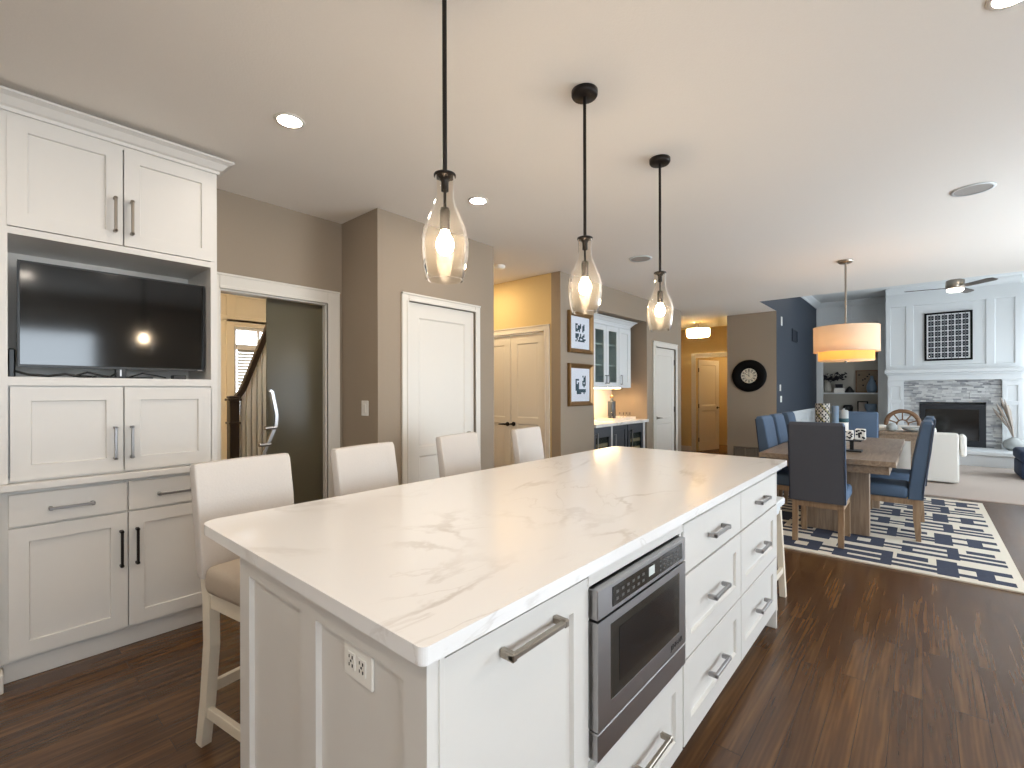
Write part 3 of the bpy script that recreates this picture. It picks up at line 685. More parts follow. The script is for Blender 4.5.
b = MB(); b.box(-3.36, -3.26, .109, .135, 1.4125, 1.55, .006); b.build('router', 'black', None, 'black upright router at the left edge of the television niche', cat='router')

# ================================================================== CEILING FIXTURES
def pendant(label):
    r = thing('pendant_light', label, 'pendant light', (0, 0, 0), 'bottle glass pendants over the island')
    MB().lathe([(.001, 2.692), (.055, 2.692), (.060, 2.700), (.060, ZC-.001), (.001, ZC-.001)], n=28).build('canopy', 'darkbronze', r)
    MB().cyl((0, 0, 2.05), (0, 0, 2.694), .0075, n=10).build('rod', 'darkbronze', r)
    b = MB(); b.lathe([(.001, 2.048), (.026, 2.048), (.036, 2.044), (.036, 2.038), (.02, 2.036), (.012, 2.02), (.012, 1.99), (.001, 1.985)], n=24); b.build('cap', 'darkbronze', r)
    MB().lathe([(.0325, 2.044), (.0315, 2.02), (.0305, 1.985), (.0325, 1.958), (.043, 1.93), (.058, 1.895), (.070, 1.862), (.0765, 1.825), (.0755, 1.785), (.070, 1.742), (.060, 1.702), (.0575, 1.700), (.0665, 1.742), (.072, 1.785), (.0735, 1.825)], n=40).build('glass_shade', 'glass', r)
    MB().cyl((0, 0, 1.93), (0, 0, 2.03), .005, n=8).lathe([(.001, 1.935), (.014, 1.935), (.0165, 1.925), (.0165, 1.868), (.013, 1.862), (.001, 1.862)], n=16).build('socket', 'darkbronze', r)
    MB().lathe([(.001, 1.783), (.012, 1.786), (.024, 1.797), (.029, 1.815), (.026, 1.832), (.016, 1.85), (.012, 1.864)], n=18).build('bulb', 'bulb', r)
    return r
p0 = pendant('nearest bottle glass pendant, in front of the pantry door wall')
p0.location = (-1.168, 1.010, 0)
copy_tree(p0, (-1.168, 1.853, 0), None, 'middle bottle glass pendant, hanging beside the framed pictures')
copy_tree(p0, (-1.175, 2.692, 0), None, 'farthest bottle glass pendant, hanging before the narrow white door')
def can(label):
    r = thing('recessed_light', label, 'recessed light', (0, 0, 0), 'recessed ceiling lights')
    MB().lathe([(.056, ZC-.006), (.070, ZC-.006), (.074, ZC-.001), (.056, ZC-.0005)], n=28).build('trim_ring', 'trim', r)
    MB().lathe([(.001, ZC-.004), (.056, ZC-.004)], n=28).build('lens', 'can', r)
    return r
c0 = can('lit recessed light nearest the television cabinet'); c0.location = (-2.423, 1.062, 0)
copy_tree(c0, (-2.419, 2.405, 0), None, 'lit recessed light above the pantry door wall beside the near pendant')
copy_tree(c0, (.245, 2.385, 0), None, 'lit recessed light cut off at the top right picture corner')
for k, (x, y) in enumerate(((.22, 1.0), (.22, -.6), (-1.2, -.6), (-2.42, -.4), (-.6, -1.7), (-2.2, -1.7), (1.5, .4))):  # unseen downlights added round the camera to fill the dark island end
    copy_tree(c0, (x, y, 0), None, ['recessed light in the ceiling to the right of the camera', 'recessed light in the ceiling right behind the camera', 'recessed light behind the near island end', 'recessed light before the left kitchen wall', 'recessed light over the counter behind the camera', 'recessed light in the rear left kitchen corner', 'recessed light by the right kitchen window'][k])
for k, (x, y) in enumerate(((-1.2, 10.7), (.9, 9.2))):  # out of view, added to brighten the bookcase recess and living room
    copy_tree(c0, (x, y, ZL-ZC), None, ['living room recessed light beside the navy wall', 'living room recessed light by the fan'][k])
def speaker(label, x, y):
    r = thing('ceiling_speaker', label, 'speaker', (x, y, ZC-.01), 'ceiling speakers')
    MB().lathe([(.098, ZC-.008), (.112, ZC-.008), (.115, ZC-.001), (.098, ZC-.001)], c=(x, y), n=32).build('rim', 'lwhite', r)
    MB().lathe([(.001, ZC-.006), (.098, ZC-.005)], c=(x, y), n=32).build('grille', mat('perforated_grey_grille', '#a39e98', .7, noise=.1, nscale=300), r)
speaker('round ceiling speaker alone at the upper right', .266, 4.515)
speaker('round ceiling speaker between the two far pendants', -2.21, 4.58)
r = thing('smoke_detector', 'small white smoke detector on the ceiling by the closet', 'smoke detector', (-3.5, 3.81, ZC-.04))
MB().lathe([(.001, ZC-.038), (.04, ZC-.038), (.055, ZC-.028), (.062, ZC-.012), (.062, ZC-.001)], c=(-3.5, 3.81), n=24).build('body', 'plate', r)
# light switch
r = thing('light_switch', 'white rocker light switch on the taupe pantry side wall', 'light switch', (-3.245, 1.99, 1.15))
MB(FN(-3.30, 2.0)).box(0, .095, -.006, 0, 1.152, 1.270, .003).build('plate', 'plate', r)
MB(FN(-3.30, 1.994)).box(.028, .066, -.004, .001, 1.178, 1.244, .002).build('rocker', 'plate', r)
# hall ceiling light
HX, HY = -3.38, 9.56
r = thing('ceiling_light', 'glowing two tier drum ceiling light in the yellow hallway', 'ceiling light', (HX, HY, 2.42))
MB().lathe([(.001, ZC-.025), (.06, ZC-.025), (.06, ZC-.001)], c=(HX, HY), n=20).cyl((HX, HY, 2.5), (HX, HY, ZC-.02), .012).build('canopy', 'nickel', r)
MB().lathe([(.215, 2.44), (.215, 2.57)], c=(HX, HY), n=32).build('shade', 'hallshade', r)
MB().lathe([(.001, 2.42), (.2, 2.42), (.2, 2.44)], c=(HX, HY), n=32).build('diffuser', 'hallshade', r)
MB().lathe([(.02, 2.572), (.213, 2.572)], c=(HX, HY), n=32).build('top_cover', 'hallshade', r)  # cover added to hold the bulbs' light off the ceiling
b = MB(); b.lathe([(.218, 2.437), (.218, 2.446), (.212, 2.446), (.212, 2.437)], c=(HX, HY), n=32); b.cyl((HX, HY, 2.395), (HX, HY, 2.42), .008); b.build('band', 'nickel', r)
MB().sphere((HX-.08, HY, 2.5), .035).sphere((HX+.08, HY, 2.5), .035).build('bulb', emit('glowing_hall_bulb', (1, .78, .42), HALL_E), r)

# ================================================================== BAR NICHE
def pic(name, lab, z0, z1, art):
    r = thing(name, lab, 'picture', (-3.12, 4.85, z0), 'gold framed prints')
    g = FX(-3.128, 4.575); w, h = .520, z1-z0
    b = MB(g); fr = .055
    prof = [(0, 0), (.0, -.036), (.012, -.045), (.03, -.033), (.045, -.025), (fr, -.012), (fr, 0)]
    rings = []
    for (sx, sz) in ((0, 0), (1, 0), (1, 1), (0, 1), (0, 0)):
        rings.append([(sx*w+(p if sx == 0 else -p), y, z0+sz*h+(p if sz == 0 else -p)) for p, y in prof])
    b.loft(rings, False, False); b.build('frame', 'goldframe', r)
    MB(g).box(fr-.004, w-fr+.004, -.010, -.004, z0+fr-.004, z0+h-fr+.004).build('mat_board', 'matboard', r)
    b = MB(g); rnd = random.Random(art)
    cx0, cz0, aw, ah = .155, z0+h*.28, .225, h*.44
    n, m_ = 9, 11
    for i in range(n):
        for j in range(m_):
            if art == 1: on = (i % 3 != 2 or rnd.random() < .3) and not (j in (5,)) and rnd.random() < .8
            else: on = ((i < 3 and j < 9) or (j < 3) or (i > 5 and j > 3)) and rnd.random() < .85
            if on: b.box(cx0+aw*i/n, cx0+aw*(i+1)/n, -.0112, -.0095, cz0+ah*j/m_, cz0+ah*(j+1)/m_)
    b.build('print', 'inkblue', r)
    MB(g).box(fr, w-fr, -.0155, -.0145, z0+fr, z0+h-fr).build('glazing', 'pane', r)
pic('framed_print', 'upper gold framed print on the grey wall left of the bar', 1.795, 2.290, 1)
pic('framed_print', 'lower gold framed print on the grey wall left of the bar', 1.160, 1.668, 2)
# wall cabinet with glass doors
CX = -3.30; g = FX(CX, 0)
r = thing('wall_cabinet', 'white wall cabinet with glass doors and crown above the bar', 'cabinet', (-3.5, 5.85, 1.38))
b = MB(g); b.box(5.18, 5.2, .02, .43, 1.385, 2.30); b.box(6.48, 6.50, .0, .43, 1.385, 2.30); b.box(5.2, 6.48, .02, .43, 1.385, 1.41).box(5.2, 6.48, .02, .43, 2.27, 2.30).box(5.2, 6.48, .41, .43, 1.41, 2.27)
b.box(6.135, 6.155, .02, .41, 1.41, 2.27); b.box(5.185, 6.5, .0, .02, 2.255, 2.30); b.build('body', 'lwhite', r)
for z in (1.69, 1.98): MB(g).box(5.2, 6.135, .05, .41, z, z+.02).build('shelf', 'lwhite', r)
for y0, y1 in ((5.42, 5.775), (5.78, 6.135)):
    b = MB(g); b.panelled(y1-y0, .86, .02, [], 0, 0, y0, 1.39) if False else b.holed(y1-y0, .86, .02, [(.065, .07, y1-y0-.065, .79)], y0, 1.39); d = b.build('door', 'lwhite', r)
    MB(g).box(y0+.06, y1-.06, .008, .012, 1.455, 2.185).build('glass', 'cabglass', d)
    pull(g, d, (y1-.03) if y0 < 5.5 else (y0+.03), 1.50, .12, True, 'steel')
b = MB(g); shaker(b, .335, .86, 6.145, 1.39, .07); d = b.build('door', 'lwhite', r); pull(g, d, 6.19, 1.50, .14, True, 'steel')
b = MB(g); b.box(5.19, 5.415, 0, .02, 1.39, 2.25); b.build('door', 'lwhite', r)
b = MB(); crown(b, CX, 5.18, 6.50, 2.29, [(p*.8, z*.95) for p, z in cp_], -3.7); b.build('crown', 'lwhite', r)
# stemware in cabinet
def goblet(x, y, z, lab, k=1.0):
    b = MB(); b.lathe([(.03, 0), (.03, .003), (.004, .006), (.004, .06), (.02, .075), (.032, .10), (.03, .14), (.027, .14), (.029, .10), (.001, .078)], n=16); 
    b.v = [Vector((v.x*k+x, v.y*k+y, v.z*k+z)) for v in b.v]
    b.build('wine_glass', 'pane', None, lab, cat='wine glass', group='glasses in the bar cabinet')
for y, z in ((5.53, 1.41), (5.64, 1.41), (5.86, 1.41), (5.97, 1.41), (5.53, 1.71), (5.64, 1.71), (5.86, 1.71), (5.97, 1.71)):
    goblet(-3.44, y, z+.001, 'clear wine glass behind the glass doors of the bar cabinet')
# under-cabinet light
MB(g).box(5.3, 6.4, .12, .19, 1.374, 1.384).build('under_cabinet_light', emit('warm_light_strip', (1, .68, .36), BAR_E), None, 'warm light strip under the white bar wall cabinet', cat='light')
# backsplash, counter, base units
MB().box(-3.739, -3.731, 5.171, 6.689, .922, 1.385).build('trim_9', 'backsplash', kind='structure')
b = MB(); b.box(-3.735, -3.10, 5.173, 6.687, .873, .915, .003); b.build('bar_counter', 'quartz', None, 'white quartz bar counter inside the wall niche', cat='worktop')
g = FX(-3.16, 0)
def wine_fridge(lab, y0, y1):
    r = thing('wine_fridge', lab, 'wine fridge', (-3.4, (y0+y1)/2, 0), 'wine fridges under the bar counter')
    MB(g).box(y0, y1, .03, .55, .08, .868).box(y0+.01, y1-.01, .08, .5, 0, .08).build('body', 'black', r)
    b = MB(g); b.holed(y1-y0-.01, .77, .035, [(.065, .06, y1-y0-.06, .64)], y0+.005, .09); d = b.build('door', 'barcab', r)
    MB(g).box(y0+.06, y1-.06, .012, .016, .14, .74).build('glass', 'cabglass', d)
    MB(g).box(y0+.045, y0+.06, -.05, -.035, .2, .80, .003).box(y0+.045, y0+.06, -.05, 0, .22, .235).box(y0+.045, y0+.06, -.05, 0, .765, .78).build('handle', 'steel', d)
    for z in (.24, .36, .48, .60):
        MB(g).box(y0+.06, y1-.06, .024, .029, z, z+.045).build('shelf', 'shelfwood', r)
wine_fridge('dark wine fridge at the left end under the bar counter', 5.19, 5.66)
wine_fridge('dark wine fridge at the right end under the bar counter', 6.13, 6.62)
r = thing('bar_base_cabinet', 'dark slate cabinet door between the two wine fridges', 'cabinet', (-3.4, 5.9, 0))
MB(g).box(5.70, 6.12, .022, .55, .08, .868).box(5.70, 6.12, .08, .5, 0, .08).build('body', 'barcab', r)
b = MB(g); shaker(b, .405, .77, 5.706, .09, .06); d = b.build('door', 'barcab', r); pull(g, d, 5.74, .6, .3, True, 'steel')
MB(g).box(5.662, 5.698, 0, .55, 0, .872).build('bar_filler_panel', 'lwhite', None, 'narrow white upright between left wine fridge and dark door', cat='panel')
MB(g).box(6.622, 6.687, 0, .55, 0, .872).build('bar_end_panel', 'lwhite', None, 'white end panel right of the right wine fridge', cat='panel')
r = thing('decanter_bottle', 'tall square dark bottle with a stopper on the bar counter', 'bottle', (-3.45, 6.2, .932))
MB().box(-3.49, -3.41, 6.14, 6.25, .9325, 1.19, .01, 2).lathe([(.03, 1.185), (.02, 1.20), (.016, 1.215), (.016, 1.235)], c=(-3.45, 6.195), n=16).build('body', 'bottleglass', r)
MB().lathe([(.016, 1.235), (.026, 1.24), (.026, 1.265), (.014, 1.275), (.001, 1.276)], c=(-3.45, 6.195), n=16).build('stopper', 'goldframe', r)
r = thing('serving_tray', 'low white tray holding glasses on the bar counter', 'tray', (-3.4, 6.2, .916))
b = MB(); b.box(-3.55, -3.25, 5.90, 6.56, .9155, .925).box(-3.55, -3.54, 5.90, 6.56, .925, .955).box(-3.26, -3.25, 5.90, 6.56, .925, .955).box(-3.54, -3.26, 5.90, 5.91, .925, .955).box(-3.54, -3.26, 6.55, 6.56, .925, .955); b.build('tray', 'backsplash', r)
def tumbler(x, y, lab):
    MB().lathe([(.001, .9262), (.028, .9262), (.034, 1.02), (.031, 1.02), (.026, .934), (.001, .933)], c=(x, y), n=18).build('tumbler', 'pane', None, lab, cat='glass', group='tumblers on the bar tray')
tumbler(-3.38, 6.03, 'clear tumbler left of the dark bottle on the tray'); tumbler(-3.40, 6.40, 'clear tumbler on the tray nearer the bottle, right side'); tumbler(-3.34, 6.49, 'clear tumbler at the right end of the tray')

# ================================================================== FOYER
r = thing('staircase', 'white staircase with a dark handrail seen through the doorway', 'staircase', (-5.2, 2.3, 0))
SX = -5.2
b = MB(); sl = 2.45
b.box(SX-.045, SX+.045, 1.67, 1.76, 0, 1.25, .004).box(SX-.06, SX+.06, 1.655, 1.775, 1.25, 1.275, .004).box(SX-.05, SX+.05, 1.665, 1.765, 1.275, 1.30, .01).box(SX-.055, SX+.055, 1.66, 1.77, 1.02, 1.04, .003); b.build('newel_post', 'darkwood', r)
b = MB(); b.bar([(SX, 1.72, 1.24), (SX, 1.80, 1.36), (SX, 2.12, 2.20), (SX, 2.6, 3.4)], .06, .05, (1, 0, 0)); b.build('handrail', 'darkwood', r)
for k in range(7):
    y = 1.80+k*.052; z1 = 1.36+(y-1.80)*2.62
    MB().box(SX-.02, SX+.02, y-.016, y+.016, .05+k*.13, z1).build('baluster', 'lwhite', r)
MB().extr([(1.83, 0), (2.4, 0), (2.4, 2.3), (2.14, 2.1), (1.83, 1.30)], SX-.14, SX-.10).build('stair_wall', 'lwhite', r)
for k in range(6):
    y = 1.80+k*.052; MB().box(SX-.9, SX+.03, y-.02, y+.4, max(0, -.1+k*.13), .05+k*.13).build('step', 'lwhite', r)
# foyer window with transom and blind
fy0, fy1 = 2.25, 3.05; g = FX(-6.80, 0)
b = MB(g); b.box(fy0, fy1, .03, .09, 1.0, 1.04).box(fy0, fy1, .03, .09, 2.16, 2.20).box(fy0, fy0+.04, .03, .09, 1.04, 2.16).box(fy1-.04, fy1, .03, .09, 1.04, 2.16).box(fy0+.04, fy1-.04, .0, .09, 1.90, 1.97).box(2.55, 2.58, .03, .09, 1.97, 2.16)
wf = b.build('window_1', 'trim', kind='structure')
MB(g).box(fy0+.03, fy1-.03, .055, .06, 1.03, 2.17).build('window_pane', 'pane', wf, kind='structure')
b = MB(g); b.box(fy0-.09, fy0, -.02, 0, .95, 2.29, .003).box(fy1, fy1+.09, -.02, 0, .95, 2.29, .003).box(fy0, fy1, -.02, 0, 2.20, 2.29, .003).box(fy0-.1, fy1+.1, -.04, 0, .95, 1.0, .003); b.build('trim_10', 'foyer', kind='structure')
r = thing('window_blind', 'white slatted blind in the foyer window behind the stairs', 'blind', (-6.82, 2.44, 1.0))
b = MB(g)
for k in range(21):
    z = 1.045+k*.041; b.add([(fy0+.05, .012, z), (fy1-.05, .012, z), (fy1-.05, .034, z+.033), (fy0+.05, .034, z+.033), (fy0+.05, .012, z+.004), (fy1-.05, .012, z+.004), (fy1-.05, .034, z+.037), (fy0+.05, .034, z+.037)], [(0,1,2,3), (7,6,5,4), (0,4,5,1), (2,6,7,3)])
b.build('slats', 'blind', r)
portal(-6.9, (fy0+fy1)/2, 1.6, 1.2, fy1-fy0, (0, -PI/2, 0))
r = thing('foyer_ceiling_light', 'flush foyer ceiling light out of sight above the stairs', 'ceiling light', (-4.9, 1.2, 2.6))  # unseen lamp put in to light the closed foyer
MB().lathe([(.001, 2.60), (.12, 2.61), (.16, 2.66), (.17, ZC-.001)], c=(-4.9, 1.2), n=24).build('glass_bowl', emit('glowing_foyer_bowl', (1, .88, .72), FOYER_E*.25), r)
r = thing('alcove_downlight', 'small downlight in the closet alcove ceiling', 'recessed light', (-3.9, 3.85, ZC-.01))
MB().lathe([(.001, ZC-.004), (.065, ZC-.004), (.08, ZC-.001)], c=(-4.1, 3.9), n=24).build('lens', emit('glowing_alcove_lens', (1, .76, .44), 85), r)

# ================================================================== DINING AREA
RZ = .012; CZ = .0125
# rug: woven pattern in the mesh
b = MB(); nx, ny = 104, 140; rx0, rx1, ry0, ry1 = -1.93, .53, 4.53, 7.78
def rug_navy(u, v):
    # u across (0..1 = one metre tile), v along; geometric blocks joined by double bars
    row = math.floor(v/.46); u = u+(.41 if row % 2 else 0); u %= 1.24; v = v % .46
    if v < .03 or v > .43: return False
    def R(a, c, d, e): return a <= u < c and d <= v < e
    if R(.0, .30, .08, .38) and not R(.10, .20, .17, .29): return True          # ring
    if R(.38, .52, .03, .43): return True                                        # tall bar
    if R(.52, .78, .07, .14) or R(.52, .78, .18, .25): return True               # double joining bars
    if R(.30, .38, .10, .17) or R(.30, .38, .29, .36): return True
    if R(.78, 1.14, .05, .43) and not (R(.84, 1.06, .13, .19) or R(.84, 1.14, .27, .33)): return True
    if R(1.14, 1.24, .10, .15) or R(1.14, 1.24, .20, .27): return True
    if R(.56, .74, .30, .41): return True
    return False
for i in range(nx):
    for j in range(ny):
        xa, xb = rx0+(rx1-rx0)*i/nx, rx0+(rx1-rx0)*(i+1)/nx; ya, yb = ry0+(ry1-ry0)*j/ny, ry0+(ry1-ry0)*(j+1)/ny
        xm, ym = (xa+xb)/2, (ya+yb)/2
        edge = xm-rx0 < .04 or rx1-xm < .04 or ym-ry0 < .05 or ry1-ym < .05
        b.m = 0 if edge or not rug_navy(rx1-xm+.06, ym-ry0+.0) else 1
        b.add([(xa, ya, RZ), (xb, ya, RZ), (xb, yb, RZ), (xa, yb, RZ)], [(0,1,2,3)])
b.m = 0; b.add([(rx0,ry0,.001),(rx1,ry0,.001),(rx1,ry1,.001),(rx0,ry1,.001),(rx0,ry0,RZ),(rx1,ry0,RZ),(rx1,ry1,RZ),(rx0,ry1,RZ)], [(0,1,5,4),(1,2,6,5),(2,3,7,6),(3,0,4,7)])
b.build('rug', ['rugcream', 'rugnavy'], None, 'cream and navy geometric rug under the dining table', cat='rug')
# table
tx0, tx1, ty0, ty1 = -1.16, -.155, 4.86, 7.25
r = thing('dining_table', 'grey brown oak pedestal dining table on the patterned rug', 'table', (-.66, 6.05, RZ))
b = MB(); b.box(tx0, tx1, ty0, ty1, .715, .760, .004); b.build('tabletop', 'tablewood', r)
MB().box(tx0+.05, tx1-.045, ty0+.05, ty1-.05, .645, .715, .003).build('apron', 'tablewood', r)
MB().box(-.90, -.36, 5.34, 5.43, RZ+.001, .645, .004).build('pedestal', 'tablewood_up', r)
MB().box(-.90, -.36, 6.67, 6.76, RZ+.001, .645, .004).build('pedestal', 'tablewood_up', r)
MB().box(-.76, -.50, 5.43, 6.67, .10, .22, .004).build('stretcher', 'tablewood', r)
# upholstered chairs, face +y at origin
def dining_chair(label, back, grp='upholstered chairs round the dining table'):
    r = thing('dining_chair', label, 'chair', (0, 0, 0), grp)
    for s in (-1, 1):
        b = MB(); b.bar([(s*.168, -.215, 0), (s*.168, -.2, .20), (s*.168, -.2, .36)], .042, [.036, .045, .05], (1, 0, 0)); b.build('leg', 'chairwood', r)
        b = MB(); b.bar([(s*.168, .225, 0), (s*.168, .225, .36)], .042, [.034, .046], (1, 0, 0)); b.build('leg', 'chairwood', r)
    b = MB(); b.box(-.188, .188, .215, .24, .315, .365).box(-.188, .188, -.222, -.197, .315, .365).box(-.188, -.163, -.197, .215, .315, .365).box(.163, .188, -.197, .215, .315, .365); b.build('seat_rail', 'chairwood', r)
    b = MB(); b.box(-.204, .204, -.15, .262, .366, .475, .03, 3); b.build('seat', 'bluefab', r)
    rings = []
    for z, y, t in ((.366, -.195, .10), (.45, -.20, .105), (.7, -.228, .10), (.95, -.262, .085), (1.03, -.275, .075), (1.055, -.279, .05)):
        hw = .203 if z < 1.05 else .193
        rings.append([(-hw, y-t/2, z), (-hw*.5, y-t/2-.004, z), (hw*.5, y-t/2-.004, z), (hw, y-t/2, z), (hw, y+t/2, z), (hw*.5, y+t/2+.006, z), (-hw*.5, y+t/2+.006, z), (-hw, y+t/2, z)])
    b = MB(); b.loft(rings, True, False)
    for k, fc in enumerate(b.f):   # outside back in the second cloth
        c = sum((b.v[i].y for i in fc))/len(fc); z = sum((b.v[i].z for i in fc))/len(fc); 
        ymid = -.195-.12*(max(z, .4)-.4)
        if c < ymid-.03: b.mi[k] = 1
    o = b.build('backrest', ['bluefab', back], r); smooth_bevel(o, .012, 3)
    b = MB()
    for s in (-1, 1):
        b.tube([(s*.204, -.245, .37), (s*.204, -.252, .5), (s*.204, -.279, .7), (s*.204, -.305, .95), (s*.204, -.314, 1.03)], .0045, 6)
    b.build('piping', 'bluepiping', r)
    return r
dc = dining_chair('grey backed blue chair at the near table end, back to the viewer', 'greyfab')
dc.location = (-.685, 5.02, CZ)
for x, y, rz, lab in ((-.24, 5.625, PI/2, 'nearer blue chair on the right long side of the table'),
                      (-.215, 6.46, PI/2, 'farther blue chair on the right long side, mostly behind its neighbour'),
                      (-1.0, 5.58, -PI/2, 'nearest blue chair on the left long side of the table'),
                      (-1.0, 6.12, -PI/2, 'middle blue chair on the left long side of the table'),
                      (-1.0, 6.75, -PI/2, 'farthest blue chair on the left long side of the table'),
                      (-.62, 7.225, PI, 'blue chair at the far table end, facing the viewer')):
    copy_tree(dc, (x, y, CZ), rz, lab)
# things on the table
r = thing('candle_lantern', 'pale patterned lantern cubes on a black footed stand on the table', 'lantern', (-.51, 5.5, .761))
LT = Matrix.Translation((.035, -.18, .03))
b = MB(LT); b.box(-.62, -.46, 5.60, 5.76, .731, .745, .003).box(-.555, -.525, 5.665, 5.695, .745, .83).box(-.62, -.46, 5.60, 5.76, .83, .842, .003); b.build('stand', 'black', r)
b = MB(LT); b.box(-.615, -.525, 5.61, 5.70, .843, .93, .006); b.build('lantern', 'paper', r)
b = MB(LT); b.box(-.515, -.435, 5.66, 5.745, .843, .945, .006); b.build('lantern', 'paper', r)
b = MB(LT); rnd = random.Random(5)
for k in range(16):
    x = -.61+rnd.random()*.075; z = .85+rnd.random()*.065; 
    b.box(x, x+.014, 5.608, 5.6101, z, z+.012)
    x = -.51+rnd.random()*.06; z = .85+rnd.random()*.08; b.box(x, x+.016, 5.658, 5.6601, z, z+.014)
b.build('pattern', 'ink', r, kind='stuff')
def trellis_vase(x, y, z, rad, h):
    r = thing('patterned_vase', 'tall cylindrical vase with a yellow and grey trellis pattern', 'vase', (x, y, z))
    b = MB(); n, m_ = 28, 22
    for j in range(m_):
        for i in range(n):
            a0, a1 = 2*PI*i/n, 2*PI*(i+1)/n; za, zb = z+h*j/m_, z+h*(j+1)/m_
            d1 = (i+j) % 4; d2 = (i-j) % 4; b.m = 1 if (d1 == 0 or d2 == 0) else (2 if (i//2+j//2) % 4 == 0 else 0)
            b.add([(x+rad*math.cos(a0), y+rad*math.sin(a0), za), (x+rad*math.cos(a1), y+rad*math.sin(a1), za), (x+rad*math.cos(a1), y+rad*math.sin(a1), zb), (x+rad*math.cos(a0), y+rad*math.sin(a0), zb)], [(0,1,2,3)], True)
    b.m = 0; b.lathe([(rad, z+h), (rad*.9, z+h), (rad*.88, z+.02), (.001, z+.02)], c=(x, y)); b.lathe([(.001, z), (rad, z)], c=(x, y))
    b.build('body', ['bookback', 'ink', 'trellis'], r)
trellis_vase(-.86, 6.40, .761, .072, .43)
b = MB(); b.lathe([(.001, .761), (.036, .761), (.036, .80), (.034, .90), (.036, 1.165), (.030, 1.165), (.028, .9), (.001, .79)], c=(-.742, 6.42), n=20); b.build('slim_vase', 'ceramicblue', None, 'slim pale blue vase right beside the trellis vase', cat='vase')
r = thing('lidded_jar', 'pale green jar with a dark teal band right of the slim blue vase', 'jar', (-.668, 6.46, .761))
b = MB(); b.lathe([(.001, .761), (.044, .761), (.046, .77), (.046, .98)], c=(-.668, 6.46), n=24); b.build('body', 'paper', r)
b = MB(); b.lathe([(.046, .98), (.0475, .985), (.0475, 1.02), (.046, 1.025)], c=(-.668, 6.46), n=24); b.build('band', 'teal', r)
b = MB(); b.lathe([(.046, 1.025), (.046, 1.10), (.04, 1.115), (.012, 1.12), (.012, 1.135), (.001, 1.137)], c=(-.668, 6.46), n=24); b.build('lid', 'ceramicgrey', r)
# drum chandelier
DX, DY = -.61, 6.10
r = thing('drum_pendant', 'two tier linen drum pendant over the dining table', 'pendant light', (DX, DY, 1.65))
MB().lathe([(.001, 2.69), (.055, 2.69), (.07, 2.705), (.07, ZC-.001)], c=(DX, DY), n=28).build('canopy', 'nickel', r)
MB().cyl((DX, DY, 1.75), (DX, DY, 2.70), .010).build('rod', 'nickel', r)
MB().lathe([(.292, 1.745), (.292, 2.015)], c=(DX, DY), n=56).build('outer_shade', 'linen', r)
MB().lathe([(.248, 1.66), (.248, 1.80)], c=(DX, DY), n=56).build('inner_shade', 'amber', r)
MB().lathe([(.001, 1.652), (.246, 1.652), (.248, 1.66)], c=(DX, DY), n=56).build('diffuser', 'linen', r)
b = MB(); b.cyl((DX, DY, 1.635), (DX, DY, 1.652), .012); b.build('finial', 'nickel', r)
b = MB(); b.lathe([(.294, 2.008), (.294, 2.016), (.290, 2.016)], c=(DX, DY), n=56).lathe([(.294, 1.745), (.294, 1.752), (.29, 1.745)], c=(DX, DY), n=56); b.build('shade_hem', 'linen', r)
bm_ = emit('glowing_drum_bulb', LAMP_AMBER, DRUM_E)
for k in range(3):
    a = 2*PI*k/3+.4; MB().sphere((DX+.13*math.cos(a), DY+.13*math.sin(a), 1.80), .03).build('bulb', bm_, r)

# ================================================================== CLOCK WALL AND NAVY WALL FITTINGS
r = thing('wall_clock', 'round wall clock with a wide black rim and pale roman dial', 'clock', (-2.335, 9.14, 1.34))
cx, cz = -2.335, 1.605; T = Matrix.Translation((cx, 9.149, cz)) @ Matrix.Rotation(PI/2, 4, 'X')
b = MB(T); b.lathe([(.001, 0), (.275, 0), (.288, .012), (.285, .03), (.25, .045), (.17, .04), (.145, .028), (.128, .018)], n=48); b.build('rim', 'blackpaint', r)
MB(T).lathe([(.001, .020), (.133, .020)], n=40).build('dial', 'cream', r)
b = MB(T)
for k in range(12):
    a = 2*PI*k/12; ca, sa = math.cos(a), math.sin(a)
    for o_ in (-.010, 0, .010):
        p = lambda rr, w_: (ca*rr-sa*w_, sa*rr+ca*w_, .0212)
        b.add([p(.082, o_-.003), p(.122, o_-.003), p(.122, o_+.003), p(.082, o_+.003)], [(0,1,2,3)])
n_ = 48; b.loft([[(rr*math.cos(2*PI*j/n_), rr*math.sin(2*PI*j/n_), .0211) for j in range(n_)] for rr in (.070, .074)], False)
b.build('numerals', 'ink', r)
b = MB(T); b.bar([(0, -.02, .024), (.0, .10, .024)], .006, .002, (1, 0, 0)); b.build('minute_hand', 'ink', r)
b = MB(T); b.bar([(.015, -.008, .025), (-.055, .035, .025)], .008, .002, (0, 1, 0)); b.build('hour_hand', 'ink', r)
def grille(name, lab, mtx, w, h, m, nsl, vert=False, frame=.02):
    r = thing(name, lab, 'vent', mtx @ Vector((w/2, 0, 0)))
    b = MB(mtx); b.holed(w, h, .012, [(frame, frame, w-frame, h-frame)]); b.M = mtx @ Matrix.Translation((0, -.013, 0)); 
    b.v = [v + (mtx.to_3x3() @ Vector((0, -.0125, 0))) for v in b.v]; b.build('frame', m, r)
    b = MB(mtx)
    for k in range(nsl):
        z = frame+(h-2*frame)*(k+.5)/nsl; b.add([(frame, -.010, z-.004), (w-frame, -.010, z-.004), (w-frame, -.001, z+.005), (frame, -.001, z+.005)], [(0,1,2,3)])
    b.build('louvres', m, r)
    return r
M['ventbrown'] = mat('taupe_vent_paint', '#6d6153', .5, .2, noise=.05); M['ventnavy'] = mat('dark_navy_vent', '#171d29', .5, noise=.05)
